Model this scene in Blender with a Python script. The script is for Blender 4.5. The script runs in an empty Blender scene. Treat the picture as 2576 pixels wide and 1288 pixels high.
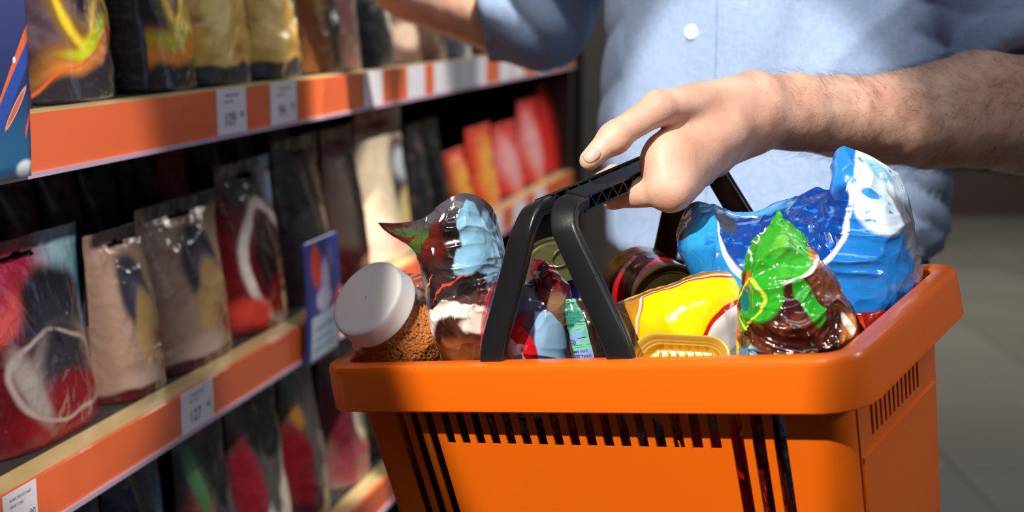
import bpy, bmesh, math, random
import numpy as np
from mathutils import Vector, Matrix
from mathutils.bvhtree import BVHTree
random.seed(7)
RNG = np.random.RandomState(11)
sc = bpy.context.scene
# ------------------------------------------------------------------ camera
FPX, CX, CY = 3500.0, 1288.0, 644.0
PITCH = math.atan(614 / FPX)
CAM = Vector((0, 0, 1.22))
cp, sp = math.cos(PITCH), math.sin(PITCH)
def cam2w(r, u, f):
    return Vector((r, f * cp + u * sp, CAM.z + u * cp - f * sp))
def P(px, py, d):
    """point of the place seen at a pixel of the photograph, at depth d metres"""
    return cam2w((px - CX) / FPX * d, (CY - py) / FPX * d, d)
cd = bpy.data.cameras.new('camera'); cam = bpy.data.objects.new('camera', cd)
sc.collection.objects.link(cam); sc.camera = cam
cam.location = CAM; cam.rotation_euler = (math.pi / 2 - PITCH, 0, 0)
cd.sensor_width = 36; cd.lens = FPX / 2576 * 36
cd.clip_start = 0.05; cd.clip_end = 60
cd.dof.use_dof = True; cd.dof.focus_distance = 1.06; cd.dof.aperture_fstop = 4.5
# ------------------------------------------------------------------ world, exposure, light
w = bpy.data.worlds.new('world'); sc.world = w; w.use_nodes = True
w.node_tree.nodes['Background'].inputs[0].default_value = (0.80, 0.86, 1.0, 1)
w.node_tree.nodes['Background'].inputs[1].default_value = 0.10
sc.view_settings.view_transform = 'Standard'; sc.view_settings.look = 'None'
sc.view_settings.gamma = 1; sc.view_settings.exposure = 0.0
sc.view_settings.use_curve_mapping = False
def aim(o, target):
    o.rotation_euler = (Vector(target) - o.location).to_track_quat('-Z', 'Y').to_euler()
def spot(name, loc, target, watt, angle, col=(1, .93, .84), blend=.12, size=.02, sx=1, sy=1):
    l = bpy.data.lights.new(name, 'SPOT'); l.energy = watt; l.spot_size = math.radians(angle)
    l.spot_blend = blend; l.color = col; l.shadow_soft_size = size
    o = bpy.data.objects.new(name, l); sc.collection.objects.link(o)
    o.location = loc; aim(o, target); o.scale = (sx, sy, 1); return o
def area(name, loc, target, watt, sx, sy, col=(1, 1, 1)):
    l = bpy.data.lights.new(name, 'AREA'); l.energy = watt; l.shape = 'RECTANGLE'
    l.size = sx; l.size_y = sy; l.color = col
    o = bpy.data.objects.new(name, l); sc.collection.objects.link(o)
    o.location = loc; aim(o, target); return o
KEY = Vector((-0.85, -0.45, 2.55))
key = spot('track_spot_basket', KEY, P(1624, 518, 1.12), 385, 18.4, blend=.12, size=.018, sx=.54, sy=1.0)
key.rotation_euler = ((P(1624, 518, 1.12) - KEY).to_track_quat('-Z', 'Y') @ Vector((0, 0, 1)).rotation_difference(Vector((0, 0, 1))) @ Matrix.Rotation(math.radians(15), 4, 'Z').to_quaternion()).to_euler()
spot('track_spot_shelf_near', (1.0, -0.35, 2.7), P(130, 330, 1.1), 330, 8, blend=.2, size=.03, sy=1.35)
spot('track_spot_shelf_far', (1.55, 0.6, 2.9), P(1010, 240, 2.0), 380, 12, blend=.2, size=.03)
spot('track_spot_shelf_end', (1.7, 1.6, 2.9), P(1330, 330, 2.9), 200, 17, blend=.3, size=.03)
spot('track_spot_lower', (1.0, 0.2, 2.9), P(740, 810, 1.6), 120, 6.0, blend=.3, size=.03)
spot('track_spot_arm', (0.35, 1.0, 2.9), P(1100, 25, 1.76), 480, 9.5, blend=.3, size=.03)
area('fill_panel_aisle', (0.5, -0.2, 3.1), (0.3, 1.2, 0.8), 16, 1.6, 0.5, (.90, .94, 1))  # soft overhead fill, added for ambient level and glints on film
spot('fill_spot_shirt', (-0.25, 0.45, 2.95), P(1700, 170, 1.5), 175, 15.5, blend=.45, size=.03)  # extra fill added on shirt and top of hand, beyond the key's cone
spot('fill_spot_side', (2.3, 0.1, 2.3), P(2330, 820, 1.0), 75, 13, (1, .95, .9), blend=.7, size=.12)  # unseen fill added to brighten the basket's right face
area('fill_panel_back', (1.8, 3.2, 3.1), (0.4, 1.6, 1.0), 16, 1.8, 0.5, (.92, .95, 1))  # second soft fill added overhead, for glints on the bags
area('fill_panel_far', (1.8, 6.0, 3.1), (1.8, 6.0, 0.0), 160, 2.5, 1.0, (1, .97, .9))  # added fill that lifts the far floor
# ------------------------------------------------------------------ materials
def srgb(h):
    h = h.lstrip('#'); c = [int(h[i:i + 2], 16) / 255 for i in (0, 2, 4)]
    return tuple((x / 12.92 if x <= .04045 else ((x + .055) / 1.055) ** 2.4) for x in c) + (1,)
class NT:
    def __init__(s, name):
        s.m = bpy.data.materials.new(name); s.m.use_nodes = True
        s.t = s.m.node_tree; s.b = s.t.nodes['Principled BSDF']
    def n(s, typ, **kw):
        x = s.t.nodes.new(typ)
        for k, v in kw.items(): setattr(x, k, v)
        return x
    def l(s, a, b): s.t.links.new(a, b)
def bump(N, scale, strength, vec=None, detail=3, dist=.002):
    no = N.n('ShaderNodeTexNoise'); no.inputs['Scale'].default_value = scale; no.inputs['Detail'].default_value = detail
    if vec is None: vec = N.n('ShaderNodeTexCoord').outputs['Object']
    N.l(vec, no.inputs['Vector'])
    bp = N.n('ShaderNodeBump'); bp.inputs['Strength'].default_value = strength; bp.inputs['Distance'].default_value = dist
    N.l(no.outputs['Fac'], bp.inputs['Height']); N.l(bp.outputs[0], N.b.inputs['Normal'])
    return no
def crumple(N, scale, strength):
    """creased film: distorted cell facets over soft noise"""
    tc = N.n('ShaderNodeTexCoord').outputs['Object']
    no = N.n('ShaderNodeTexNoise'); no.inputs['Scale'].default_value = scale * .6; no.inputs['Detail'].default_value = 2; N.l(tc, no.inputs['Vector'])
    sc_ = N.n('ShaderNodeVectorMath', operation='SCALE'); sc_.inputs['Scale'].default_value = .9 / scale; N.l(no.outputs['Color'], sc_.inputs[0])
    ad = N.n('ShaderNodeVectorMath', operation='ADD'); N.l(tc, ad.inputs[0]); N.l(sc_.outputs[0], ad.inputs[1])
    vo = N.n('ShaderNodeTexVoronoi'); vo.inputs['Scale'].default_value = scale; N.l(ad.outputs[0], vo.inputs['Vector'])
    v2 = N.n('ShaderNodeTexVoronoi'); v2.inputs['Scale'].default_value = scale * 2.7; N.l(ad.outputs[0], v2.inputs['Vector'])
    m1 = N.n('ShaderNodeMath', operation='MULTIPLY_ADD'); m1.inputs[1].default_value = .35; N.l(v2.outputs['Distance'], m1.inputs[0]); N.l(vo.outputs['Distance'], m1.inputs[2])
    bp = N.n('ShaderNodeBump'); bp.inputs['Strength'].default_value = min(1, strength * 1.6); bp.inputs['Distance'].default_value = .20 / scale
    N.l(m1.outputs[0], bp.inputs['Height']); N.l(bp.outputs[0], N.b.inputs['Normal'])
def plain(name, col, rough=.5, metal=0, spec=.5, bscale=60, bstr=.15, vary=.08, vscale=8, coat=0, trans=0, sss=0):
    N = NT(name); c = srgb(col)
    tc = N.n('ShaderNodeTexCoord').outputs['Object']
    no = N.n('ShaderNodeTexNoise'); no.inputs['Scale'].default_value = vscale; no.inputs['Detail'].default_value = 4; N.l(tc, no.inputs['Vector'])
    mx = N.n('ShaderNodeMix', data_type='RGBA'); N.l(no.outputs['Fac'], mx.inputs[0])
    mx.inputs[6].default_value = tuple(x * (1 - vary) for x in c[:3]) + (1,)
    mx.inputs[7].default_value = tuple(min(1, x * (1 + vary)) for x in c[:3]) + (1,)
    N.l(mx.outputs[2], N.b.inputs['Base Color'])
    N.b.inputs['Roughness'].default_value = rough; N.b.inputs['Metallic'].default_value = metal
    N.b.inputs['Specular IOR Level'].default_value = spec; N.b.inputs['Coat Weight'].default_value = coat
    if trans: N.b.inputs['Transmission Weight'].default_value = trans
    if sss:
        N.b.inputs['Subsurface Weight'].default_value = sss; N.b.inputs['Subsurface Radius'].default_value = (.012, .005, .003); N.b.inputs['Subsurface Scale'].default_value = 1
    if bstr: bump(N, bscale, bstr, tc)
    return N.m
def art(name, base, layers=(), warp=(3, 0.0), rough=.22, metal=0.0, bstr=.25, bscale=45, coat=.3):
    """printed film: a base ink and printed shapes in the pack's own uv space"""
    N = NT(name)
    uv = N.n('ShaderNodeUVMap').outputs[0]
    if warp[1]:
        no = N.n('ShaderNodeTexNoise'); no.inputs['Scale'].default_value = warp[0]; no.inputs['Detail'].default_value = warp[2] if len(warp) > 2 else 1
        N.l(uv, no.inputs['Vector'])
        s1 = N.n('ShaderNodeVectorMath', operation='SUBTRACT'); s1.inputs[1].default_value = (.5, .5, .5); N.l(no.outputs['Color'], s1.inputs[0])
        s2 = N.n('ShaderNodeVectorMath', operation='MULTIPLY'); s2.inputs[1].default_value = (warp[1], warp[1], 0); N.l(s1.outputs[0], s2.inputs[0])
        s3 = N.n('ShaderNodeVectorMath', operation='ADD'); N.l(uv, s3.inputs[0]); N.l(s2.outputs[0], s3.inputs[1]); uv = s3.outputs[0]
    rgb = N.n('ShaderNodeRGB'); rgb.outputs[0].default_value = srgb(base); cur = rgb.outputs[0]
    for L in layers:
        k = L[0]
        if k in 'ero':
            cx, cy, rx, ry, rot = L[1:6]; wd = None
            if k == 'o': wd, col, soft = L[6:9]
            else: col, soft = L[6:8]
            mp = N.n('ShaderNodeMapping', vector_type='TEXTURE')
            mp.inputs['Location'].default_value = (cx, cy, 0); mp.inputs['Rotation'].default_value = (0, 0, math.radians(rot)); mp.inputs['Scale'].default_value = (rx, ry, 1)
            N.l(uv, mp.inputs[0])
            if k == 'r':
                ab = N.n('ShaderNodeVectorMath', operation='ABSOLUTE'); N.l(mp.outputs[0], ab.inputs[0])
                sx = N.n('ShaderNodeSeparateXYZ'); N.l(ab.outputs[0], sx.inputs[0])
                mm = N.n('ShaderNodeMath', operation='MAXIMUM'); N.l(sx.outputs[0], mm.inputs[0]); N.l(sx.outputs[1], mm.inputs[1]); d = mm.outputs[0]
            else:
                # the mapping keeps z = 0 for flat uv
                ml = N.n('ShaderNodeVectorMath', operation='MULTIPLY'); ml.inputs[1].default_value = (1, 1, 0); N.l(mp.outputs[0], ml.inputs[0])
                ln = N.n('ShaderNodeVectorMath', operation='LENGTH'); N.l(ml.outputs[0], ln.inputs[0]); d = ln.outputs['Value']
            if k == 'o':
                a1 = N.n('ShaderNodeMath', operation='SUBTRACT'); a1.inputs[1].default_value = 1; N.l(d, a1.inputs[0])
                a2 = N.n('ShaderNodeMath', operation='ABSOLUTE'); N.l(a1.outputs[0], a2.inputs[0])
                a3 = N.n('ShaderNodeMath', operation='DIVIDE'); a3.inputs[1].default_value = wd; N.l(a2.outputs[0], a3.inputs[0]); d = a3.outputs[0]
            mr = N.n('ShaderNodeMapRange', interpolation_type='SMOOTHSTEP'); mr.inputs['From Min'].default_value = 1 + soft; mr.inputs['From Max'].default_value = 1 - soft
            N.l(d, mr.inputs[0]); fac = mr.outputs[0]
        elif k == 'n':
            scl, thr, col, soft = L[1:5]
            no = N.n('ShaderNodeTexNoise'); no.inputs['Detail'].default_value = 3
            mp = N.n('ShaderNodeMapping'); mp.inputs['Scale'].default_value = scl; N.l(uv, mp.inputs[0]); N.l(mp.outputs[0], no.inputs['Vector']); no.inputs['Scale'].default_value = 1
            mr = N.n('ShaderNodeMapRange', interpolation_type='SMOOTHSTEP'); mr.inputs['From Min'].default_value = thr - soft; mr.inputs['From Max'].default_value = thr + soft
            N.l(no.outputs['Fac'], mr.inputs[0]); fac = mr.outputs[0]
        mx = N.n('ShaderNodeMix', data_type='RGBA'); N.l(fac, mx.inputs[0]); N.l(cur, mx.inputs[6]); mx.inputs[7].default_value = srgb(col); cur = mx.outputs[2]
    N.l(cur, N.b.inputs['Base Color'])
    N.b.inputs['Roughness'].default_value = rough; N.b.inputs['Metallic'].default_value = metal; N.b.inputs['Coat Weight'].default_value = coat; N.b.inputs['Coat Roughness'].default_value = .08
    if bstr: crumple(N, bscale, bstr)
    return N.m
def clear(name, tint='#ffffff', amount=.2, rough=.06):
    """thin clear plastic: mostly lets light through, with a glossy skin"""
    N = NT(name)
    tr = N.n('ShaderNodeBsdfTransparent'); tr.inputs[0].default_value = srgb(tint)
    gl = N.n('ShaderNodeBsdfGlossy'); gl.inputs['Roughness'].default_value = rough
    lw = N.n('ShaderNodeLayerWeight'); lw.inputs[0].default_value = .35
    ad = N.n('ShaderNodeMath', operation='MULTIPLY_ADD'); ad.inputs[1].default_value = .55; ad.inputs[2].default_value = amount * .5; N.l(lw.outputs['Facing'], ad.inputs[0])
    mx = N.n('ShaderNodeMixShader'); N.l(ad.outputs[0], mx.inputs[0]); N.l(tr.outputs[0], mx.inputs[1]); N.l(gl.outputs[0], mx.inputs[2])
    N.l(mx.outputs[0], N.t.nodes['Material Output'].inputs[0])
    return N.m
M = {}
M['basket'] = plain('orange_plastic', '#e66708', .33, vary=.03, bscale=300, bstr=.03, coat=.15, sss=0)
M['black'] = plain('black_plastic', '#17171a', .33, vary=.2, bscale=500, bstr=.05)
M['rail'] = plain('orange_rail', '#e2683a', .30, vary=.04, bscale=40, bstr=.05, coat=.4)
M['gold_edge'] = plain('brushed_beige_edge', '#cdb47c', .40, metal=.25, vary=.12, vscale=30)
M['shelf'] = plain('dark_shelf', '#2a2725', .6)
M['panel'] = plain('back_panel', '#141316', .8)
M['tag'] = plain('price_paper', '#d9d6de', .55, vary=.03)
M['ink'] = plain('black_ink', '#1a1a1e', .6, bstr=0)
M['lip'] = plain('lilac_plastic_lip', '#b9a0b8', .2, vary=.05)
M['white_cap'] = plain('white_cap', '#e9e6e4', .42, vary=.015, bscale=200, bstr=.02)
M['clear'] = clear('clear_plastic', '#fff2e6', .10)
M['grain'] = plain('orange_lentils', '#cf9050', .42, vary=.55, vscale=420, bstr=0)
M['tin'] = plain('olive_tin', '#8d8a5c', .22, metal=.85, vary=.1)
M['tin_gold'] = plain('brass_tin', '#8a7440', .25, metal=.85, vary=.1)
M['tray'] = plain('gold_foil_tray', '#ecca5e', .28, metal=.5, vary=.06, bscale=80, bstr=.06)
M['silver'] = plain('silver_film', '#a9aab2', .22, metal=.75, vary=.15)
M['button'] = plain('pearl_button', '#f2f4f2', .2, vary=.02, coat=.5)
M['denim'] = plain('denim', '#46587a', .85, vary=.25, vscale=60, bscale=900, bstr=.4)
M['shoe'] = plain('brown_leather', '#3b2417', .4)
M['hair'] = plain('dark_hair', '#2b1c14', .5)
M['nail'] = plain('fingernail', '#e8b7a4', .22, vary=.04, sss=.2, coat=.4)
M['eye'] = plain('eye_white', '#e8e8e8', .1, bstr=0)
def skin_mat():
    N = NT('skin'); tc = N.n('ShaderNodeTexCoord').outputs['Object']
    no = N.n('ShaderNodeTexNoise'); no.inputs['Scale'].default_value = 28; no.inputs['Detail'].default_value = 5; N.l(tc, no.inputs[0])
    cr = N.n('ShaderNodeValToRGB'); cr.color_ramp.elements[0].position = .3; cr.color_ramp.elements[1].position = .7
    cr.color_ramp.elements[0].color = srgb('#cf9880'); cr.color_ramp.elements[1].color = srgb('#e8bda6')
    N.l(no.outputs[0], cr.inputs[0]); N.l(cr.outputs[0], N.b.inputs['Base Color'])
    N.b.inputs['Roughness'].default_value = .46; N.b.inputs['Subsurface Weight'].default_value = .22
    N.b.inputs['Subsurface Radius'].default_value = (.010, .004, .002); N.b.inputs['Subsurface Scale'].default_value = 1
    n2 = N.n('ShaderNodeTexVoronoi'); n2.inputs['Scale'].default_value = 650; N.l(tc, n2.inputs['Vector'])
    n3 = N.n('ShaderNodeTexNoise'); n3.inputs['Scale'].default_value = 110; n3.inputs['Detail'].default_value = 5; N.l(tc, n3.inputs['Vector'])
    ad = N.n('ShaderNodeMath', operation='MULTIPLY_ADD'); ad.inputs[1].default_value = .25; N.l(n2.outputs['Distance'], ad.inputs[0]); N.l(n3.outputs[0], ad.inputs[2])
    bp = N.n('ShaderNodeBump'); bp.inputs['Strength'].default_value = .28; bp.inputs['Distance'].default_value = .0014
    N.l(ad.outputs[0], bp.inputs['Height']); N.l(bp.outputs[0], N.b.inputs['Normal']); return N.m
M['skin'] = skin_mat()
def shirt_mat():
    N = NT('chambray_shirt'); tc = N.n('ShaderNodeTexCoord').outputs['Object']
    a = N.n('ShaderNodeTexNoise'); a.inputs['Detail'].default_value = 2
    mp = N.n('ShaderNodeMapping'); mp.inputs['Scale'].default_value = (900, 900, 120); N.l(tc, mp.inputs[0]); N.l(mp.outputs[0], a.inputs[0]); a.inputs['Scale'].default_value = 1
    b = N.n('ShaderNodeTexNoise'); b.inputs['Detail'].default_value = 2
    mq = N.n('ShaderNodeMapping'); mq.inputs['Scale'].default_value = (120, 120, 900); N.l(tc, mq.inputs[0]); N.l(mq.outputs[0], b.inputs[0]); b.inputs['Scale'].default_value = 1
    ad = N.n('ShaderNodeMath', operation='ADD'); N.l(a.outputs[0], ad.inputs[0]); N.l(b.outputs[0], ad.inputs[1])
    mr = N.n('ShaderNodeMapRange'); mr.inputs['From Min'].default_value = .7; mr.inputs['From Max'].default_value = 1.3; N.l(ad.outputs[0], mr.inputs[0])
    mx = N.n('ShaderNodeMix', data_type='RGBA'); mx.inputs[6].default_value = srgb('#869fc4'); mx.inputs[7].default_value = srgb('#a4b8d8'); N.l(mr.outputs[0], mx.inputs[0])
    N.l(mx.outputs[2], N.b.inputs['Base Color']); N.b.inputs['Roughness'].default_value = .85
    N.b.inputs['Specular IOR Level'].default_value = .2
    bp = N.n('ShaderNodeBump'); bp.inputs['Strength'].default_value = .2; bp.inputs['Distance'].default_value = .0006; N.l(ad.outputs[0], bp.inputs['Height']); N.l(bp.outputs[0], N.b.inputs['Normal'])
    return N.m
M['shirt'] = shirt_mat()
# ------------------------------------------------------------------ helpers
COL = sc.collection
def mk(name, verts, faces, mat, parent=None, smooth=True, uvs=None, world=True, autosharp=None):
    me = bpy.data.meshes.new(name)
    me.from_pydata([tuple(v) for v in verts], [], [tuple(f) for f in faces]); me.update()
    if uvs is not None:
        ul = me.uv_layers.new(name='uv')
        li = np.empty(len(me.loops), dtype=np.int32); me.loops.foreach_get('vertex_index', li)
        ul.data.foreach_set('uv', np.asarray(uvs, dtype=np.float32)[li].ravel())
    me.materials.append(mat)
    if smooth: me.polygons.foreach_set('use_smooth', [True] * len(me.polygons))
    o = bpy.data.objects.new(name, me); COL.objects.link(o)
    if autosharp:
        bm = bmesh.new(); bm.from_mesh(me)
        for e in bm.edges:
            if len(e.link_faces) == 2 and e.calc_face_angle(0) > math.radians(autosharp): e.smooth = False
        bm.to_mesh(me); bm.free()
    if parent is not None:
        o.parent = parent
        if world: o.matrix_parent_inverse = parent.matrix_basis.inverted()
    return o
def thing(name, label, cat, loc=(0, 0, 0), group=None, mat4=None):
    o = bpy.data.objects.new(name, None); COL.objects.link(o)
    if mat4 is not None: o.matrix_basis = mat4
    else: o.location = loc
    o.empty_display_size = .05
    o['label'] = label; o['category'] = cat
    if group: o['group'] = group
    return o
def tag(o, label, cat, group=None, kind=None):
    o['label'] = label; o['category'] = cat
    if group: o['group'] = group
    if kind: o['kind'] = kind
    return o
def struct(o, label=None):
    o['kind'] = 'structure'
    if label: o['label'] = label
    return o
def box_geo(c, ax, ay, az):
    c = Vector(c); v = [c + ax * i + ay * j + az * k for i in (-1, 1) for j in (-1, 1) for k in (-1, 1)]
    f = [(0, 1, 3, 2), (4, 6, 7, 5), (0, 4, 5, 1), (2, 3, 7, 6), (0, 2, 6, 4), (1, 5, 7, 3)]
    return v, f
class Geo:
    def __init__(s): s.v = []; s.f = []
    def add(s, v, f):
        n = len(s.v); s.v += [Vector(x) for x in v]; s.f += [tuple(i + n for i in q) for q in f]; return s
    def box(s, c, ax, ay, az): return s.add(*box_geo(c, ax, ay, az))
    def bar(s, a, b, w_, t_, up):
        a, b, up = Vector(a), Vector(b), Vector(up); d = (b - a).normalized(); x = d.cross(up).normalized(); y = x.cross(d)
        return s.box((a + b) / 2, (b - a) / 2, x * w_ / 2, y * t_ / 2)
    def out(s, name, mat, parent=None, smooth=False, world=True, bevel=0):
        o = mk(name, s.v, s.f, mat, parent, smooth, world=world)
        if bevel:
            m = o.modifiers.new('bevel', 'BEVEL'); m.width = bevel; m.segments = 2; m.limit_method = 'ANGLE'
        return o
def lathe(axis_o, axis_d, prof, n=64, name='x', mat=None, parent=None, world=True, autosharp=40, close=True):
    """prof: list of (radius, height along the axis)"""
    o = Vector(axis_o); d = Vector(axis_d).normalized(); x = d.orthogonal().normalized(); y = d.cross(x)
    v = []; f = []
    for r, h in prof:
        for i in range(n):
            a = 2 * math.pi * i / n; v.append(o + d * h + (x * math.cos(a) + y * math.sin(a)) * r)
    for k in range(len(prof) - 1):
        for i in range(n):
            j = (i + 1) % n; f.append((k * n + i, k * n + j, (k + 1) * n + j, (k + 1) * n + i))
    if close:
        f.append(tuple(range(n))[::-1]); f.append(tuple(range((len(prof) - 1) * n, len(prof) * n)))
    uv = []
    for r, h in prof:
        for i in range(n): uv.append((i / n, abs(h - prof[0][1]) / max(1e-6, abs(prof[-1][1] - prof[0][1]))))
    return mk(name, v, f, mat, parent, True, uv, world, autosharp)
def hash3(i, j, k):
    n = (i * 374761393 + j * 668265263 + k * 2147483647 % 1000003 * 97) & 0x7fffffff
    n = ((n ^ (n >> 13)) * 1274126177) & 0x7fffffff
    return ((n ^ (n >> 16)) & 0xffff) / 32767.5 - 1
def vnoise(p):
    p = np.asarray(p, dtype=np.float64); i = np.floor(p).astype(np.int64); f = p - i; f = f * f * f * (f * (f * 6 - 15) + 10)
    r = 0
    for a in (0, 1):
        for b in (0, 1):
            for c in (0, 1):
                wgt = (f[..., 0] if a else 1 - f[..., 0]) * (f[..., 1] if b else 1 - f[..., 1]) * (f[..., 2] if c else 1 - f[..., 2])
                r = r + wgt * hash3(i[..., 0] + a, i[..., 1] + b, i[..., 2] + c)
    return r
def cr_interp(ctrl, n):
    """Catmull-Rom along axis 0"""
    ctrl = np.asarray(ctrl, float); m = len(ctrl); t = np.linspace(0, m - 1, n); i = np.minimum(t.astype(int), m - 2); f = (t - i)
    ext = np.concatenate([[2 * ctrl[0] - ctrl[1]], ctrl, [2 * ctrl[-1] - ctrl[-2]]])
    p0, p1, p2, p3 = ext[i], ext[i + 1], ext[i + 2], ext[i + 3]; f = f.reshape((-1,) + (1,) * (ctrl.ndim - 1))
    return .5 * (2 * p1 + (p2 - p0) * f + (2 * p0 - 5 * p1 + 4 * p2 - p3) * f ** 2 + (3 * p1 - p0 - 3 * p2 + p3) * f ** 3)
def grid_faces(nu, nv, off=0, flip=False):
    idx = np.arange(nu * nv).reshape(nv, nu) + off
    q = np.stack([idx[:-1, :-1], idx[:-1, 1:], idx[1:, 1:], idx[1:, :-1]], -1).reshape(-1, 4)
    return (q[:, ::-1] if flip else q)
def wrinkle(Pw, amp, scale, seed):
    q = Pw * scale + seed * 7.3
    wq = q + .6 * np.stack([vnoise(q * .7 + 3), vnoise(q * .7 + 9), vnoise(q * .7 + 17)], -1)
    r = 1 - np.abs(vnoise(wq)); r2 = 1 - np.abs(vnoise(wq * 2.1 + 5)); r3 = 1 - np.abs(vnoise(wq * np.array([4.6, 4.6, 3.2]) + 8))
    return amp * ((r ** 2.5 - .45) + .5 * (r2 ** 2.5 - .45) + .22 * (r3 ** 2 - .5))
def film(name, rows, thick, mat, parent=None, nu=110, nv=130, amp=.002, scale=28, seed=1, prof=2.2, open_top=False, edge=.0005, zig=0):
    """a film bag: control grid of points (world), thickness per row, front and back skin joined at the seams"""
    c = np.array([[list(q) if isinstance(q, Vector) else list(P(*q)) for q in r] for r in rows])              # rows x cols x 3
    g = cr_interp(c, nv); g = np.swapaxes(cr_interp(np.swapaxes(g, 0, 1), nu), 0, 1)   # nv x nu x 3
    th = cr_interp(np.array(thick, float), nv)[:, None]
    u = np.linspace(0, 1, nu)[None, :]; v = np.linspace(0, 1, nv)[:, None]
    du = np.gradient(g, axis=1); dv = np.gradient(g, axis=0); n = np.cross(du, dv); n /= (np.linalg.norm(n, axis=-1, keepdims=True) + 1e-12)
    view = g - np.array(CAM)
    if (n * view).sum() > 0: n = -n
    for _ in range(8):
        n[1:-1] = (n[:-2] + n[1:-1] + n[2:]) / 3; n[:, 1:-1] = (n[:, :-2] + n[:, 1:-1] + n[:, 2:]) / 3
    pr = np.maximum(0, 1 - np.abs(2 * u - 1) ** prof) ** .6
    pr = pr * np.ones_like(v); 
    wr = wrinkle(g, amp, scale, seed) * (.25 + .75 * pr)
    wrb = wrinkle(g, amp, scale, seed + 5) * (.25 + .75 * pr)
    if zig: g = g + 0
    front = g + n * (th * pr + edge + wr)[..., None]
    back = g - n * (th * pr + edge + wrb * .6 - wr * (1 - pr) )[..., None]
    if zig:
        z = (np.arange(nu) % 4 < 2) * zig; up = (g[0] - g[3]); up /= np.linalg.norm(up, axis=-1, keepdims=True) + 1e-9
        front[0] += up * z[:, None]; back[0] += up * z[:, None]
    V = np.concatenate([front.reshape(-1, 3), back.reshape(-1, 3)]); F = [grid_faces(nu, nv), grid_faces(nu, nv, nu * nv, True)]
    ix = np.arange(nu * nv).reshape(nv, nu); B = nu * nv
    def strip(a, flip): 
        q = np.stack([a[:-1], a[1:], a[1:] + B, a[:-1] + B], -1); return q[:, ::-1] if flip else q
    F.append(strip(ix[:, 0], False)); F.append(strip(ix[:, -1], True)); F.append(strip(ix[-1], False))
    if not open_top: F.append(strip(ix[0], True))
    F = np.concatenate(F)
    uv = np.stack([np.broadcast_to(u, (nv, nu)), np.broadcast_to(1 - v, (nv, nu))], -1).reshape(-1, 2); uv = np.concatenate([uv, uv])
    return mk(name, V.tolist(), F.tolist(), mat, parent, True, uv)
def bvh_of(o):
    me = o.data; mw = o.matrix_basis if o.parent is None else Matrix.Identity(4)
    return BVHTree.FromPolygons([mw @ v.co for v in me.vertices], [tuple(p.vertices) for p in me.polygons])
def lettering(text, target, px, py, size_px, rot, mat, parent, name='lettering', off=.0006, sx=1.0):
    """printed letters laid onto the surface they stand on"""
    cu = bpy.data.curves.new('t', 'FONT'); cu.body = text; cu.size = 1; cu.align_x = 'CENTER'; cu.align_y = 'CENTER'; cu.resolution_u = 3
    to = bpy.data.objects.new('t', cu); COL.objects.link(to)
    dg = bpy.context.evaluated_depsgraph_get(); me = bpy.data.meshes.new_from_object(to.evaluated_get(dg))
    bm = bmesh.new(); bm.from_mesh(me); bmesh.ops.triangulate(bm, faces=bm.faces)
    bmesh.ops.subdivide_edges(bm, edges=[e for e in bm.edges if e.calc_length() > .15], cuts=2, use_grid_fill=True)
    bmesh.ops.triangulate(bm, faces=bm.faces)
    tr = bvh_of(target); vs = []; ok = []; a = math.radians(rot)
    for v in bm.verts:
        x, y = v.co.x * size_px * sx, v.co.y * size_px
        qx = px + x * math.cos(a) - y * math.sin(a); qy = py - (x * math.sin(a) + y * math.cos(a))
        d = (P(qx, qy, 1) - CAM).normalized(); h = tr.ray_cast(CAM, d)
        if h[0] is None: vs.append(Vector((0, 0, 0))); ok.append(False); continue
        nn = h[1] if h[1].dot(d) < 0 else -h[1]
        vs.append(h[0] - d * off * .5 + nn * off); ok.append(True)
    bm.verts.ensure_lookup_table()
    fs = [tuple(x.index for x in f.verts) for f in bm.faces if all(ok[x.index] for x in f.verts)]
    bm.free(); bpy.data.objects.remove(to)
    used = sorted({i for f in fs for i in f}); rm = {i: k for k, i in enumerate(used)}
    if not fs: return None
    return mk(name, [vs[i] for i in used], [tuple(rm[i] for i in f) for f in fs], mat, parent, False)
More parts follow.
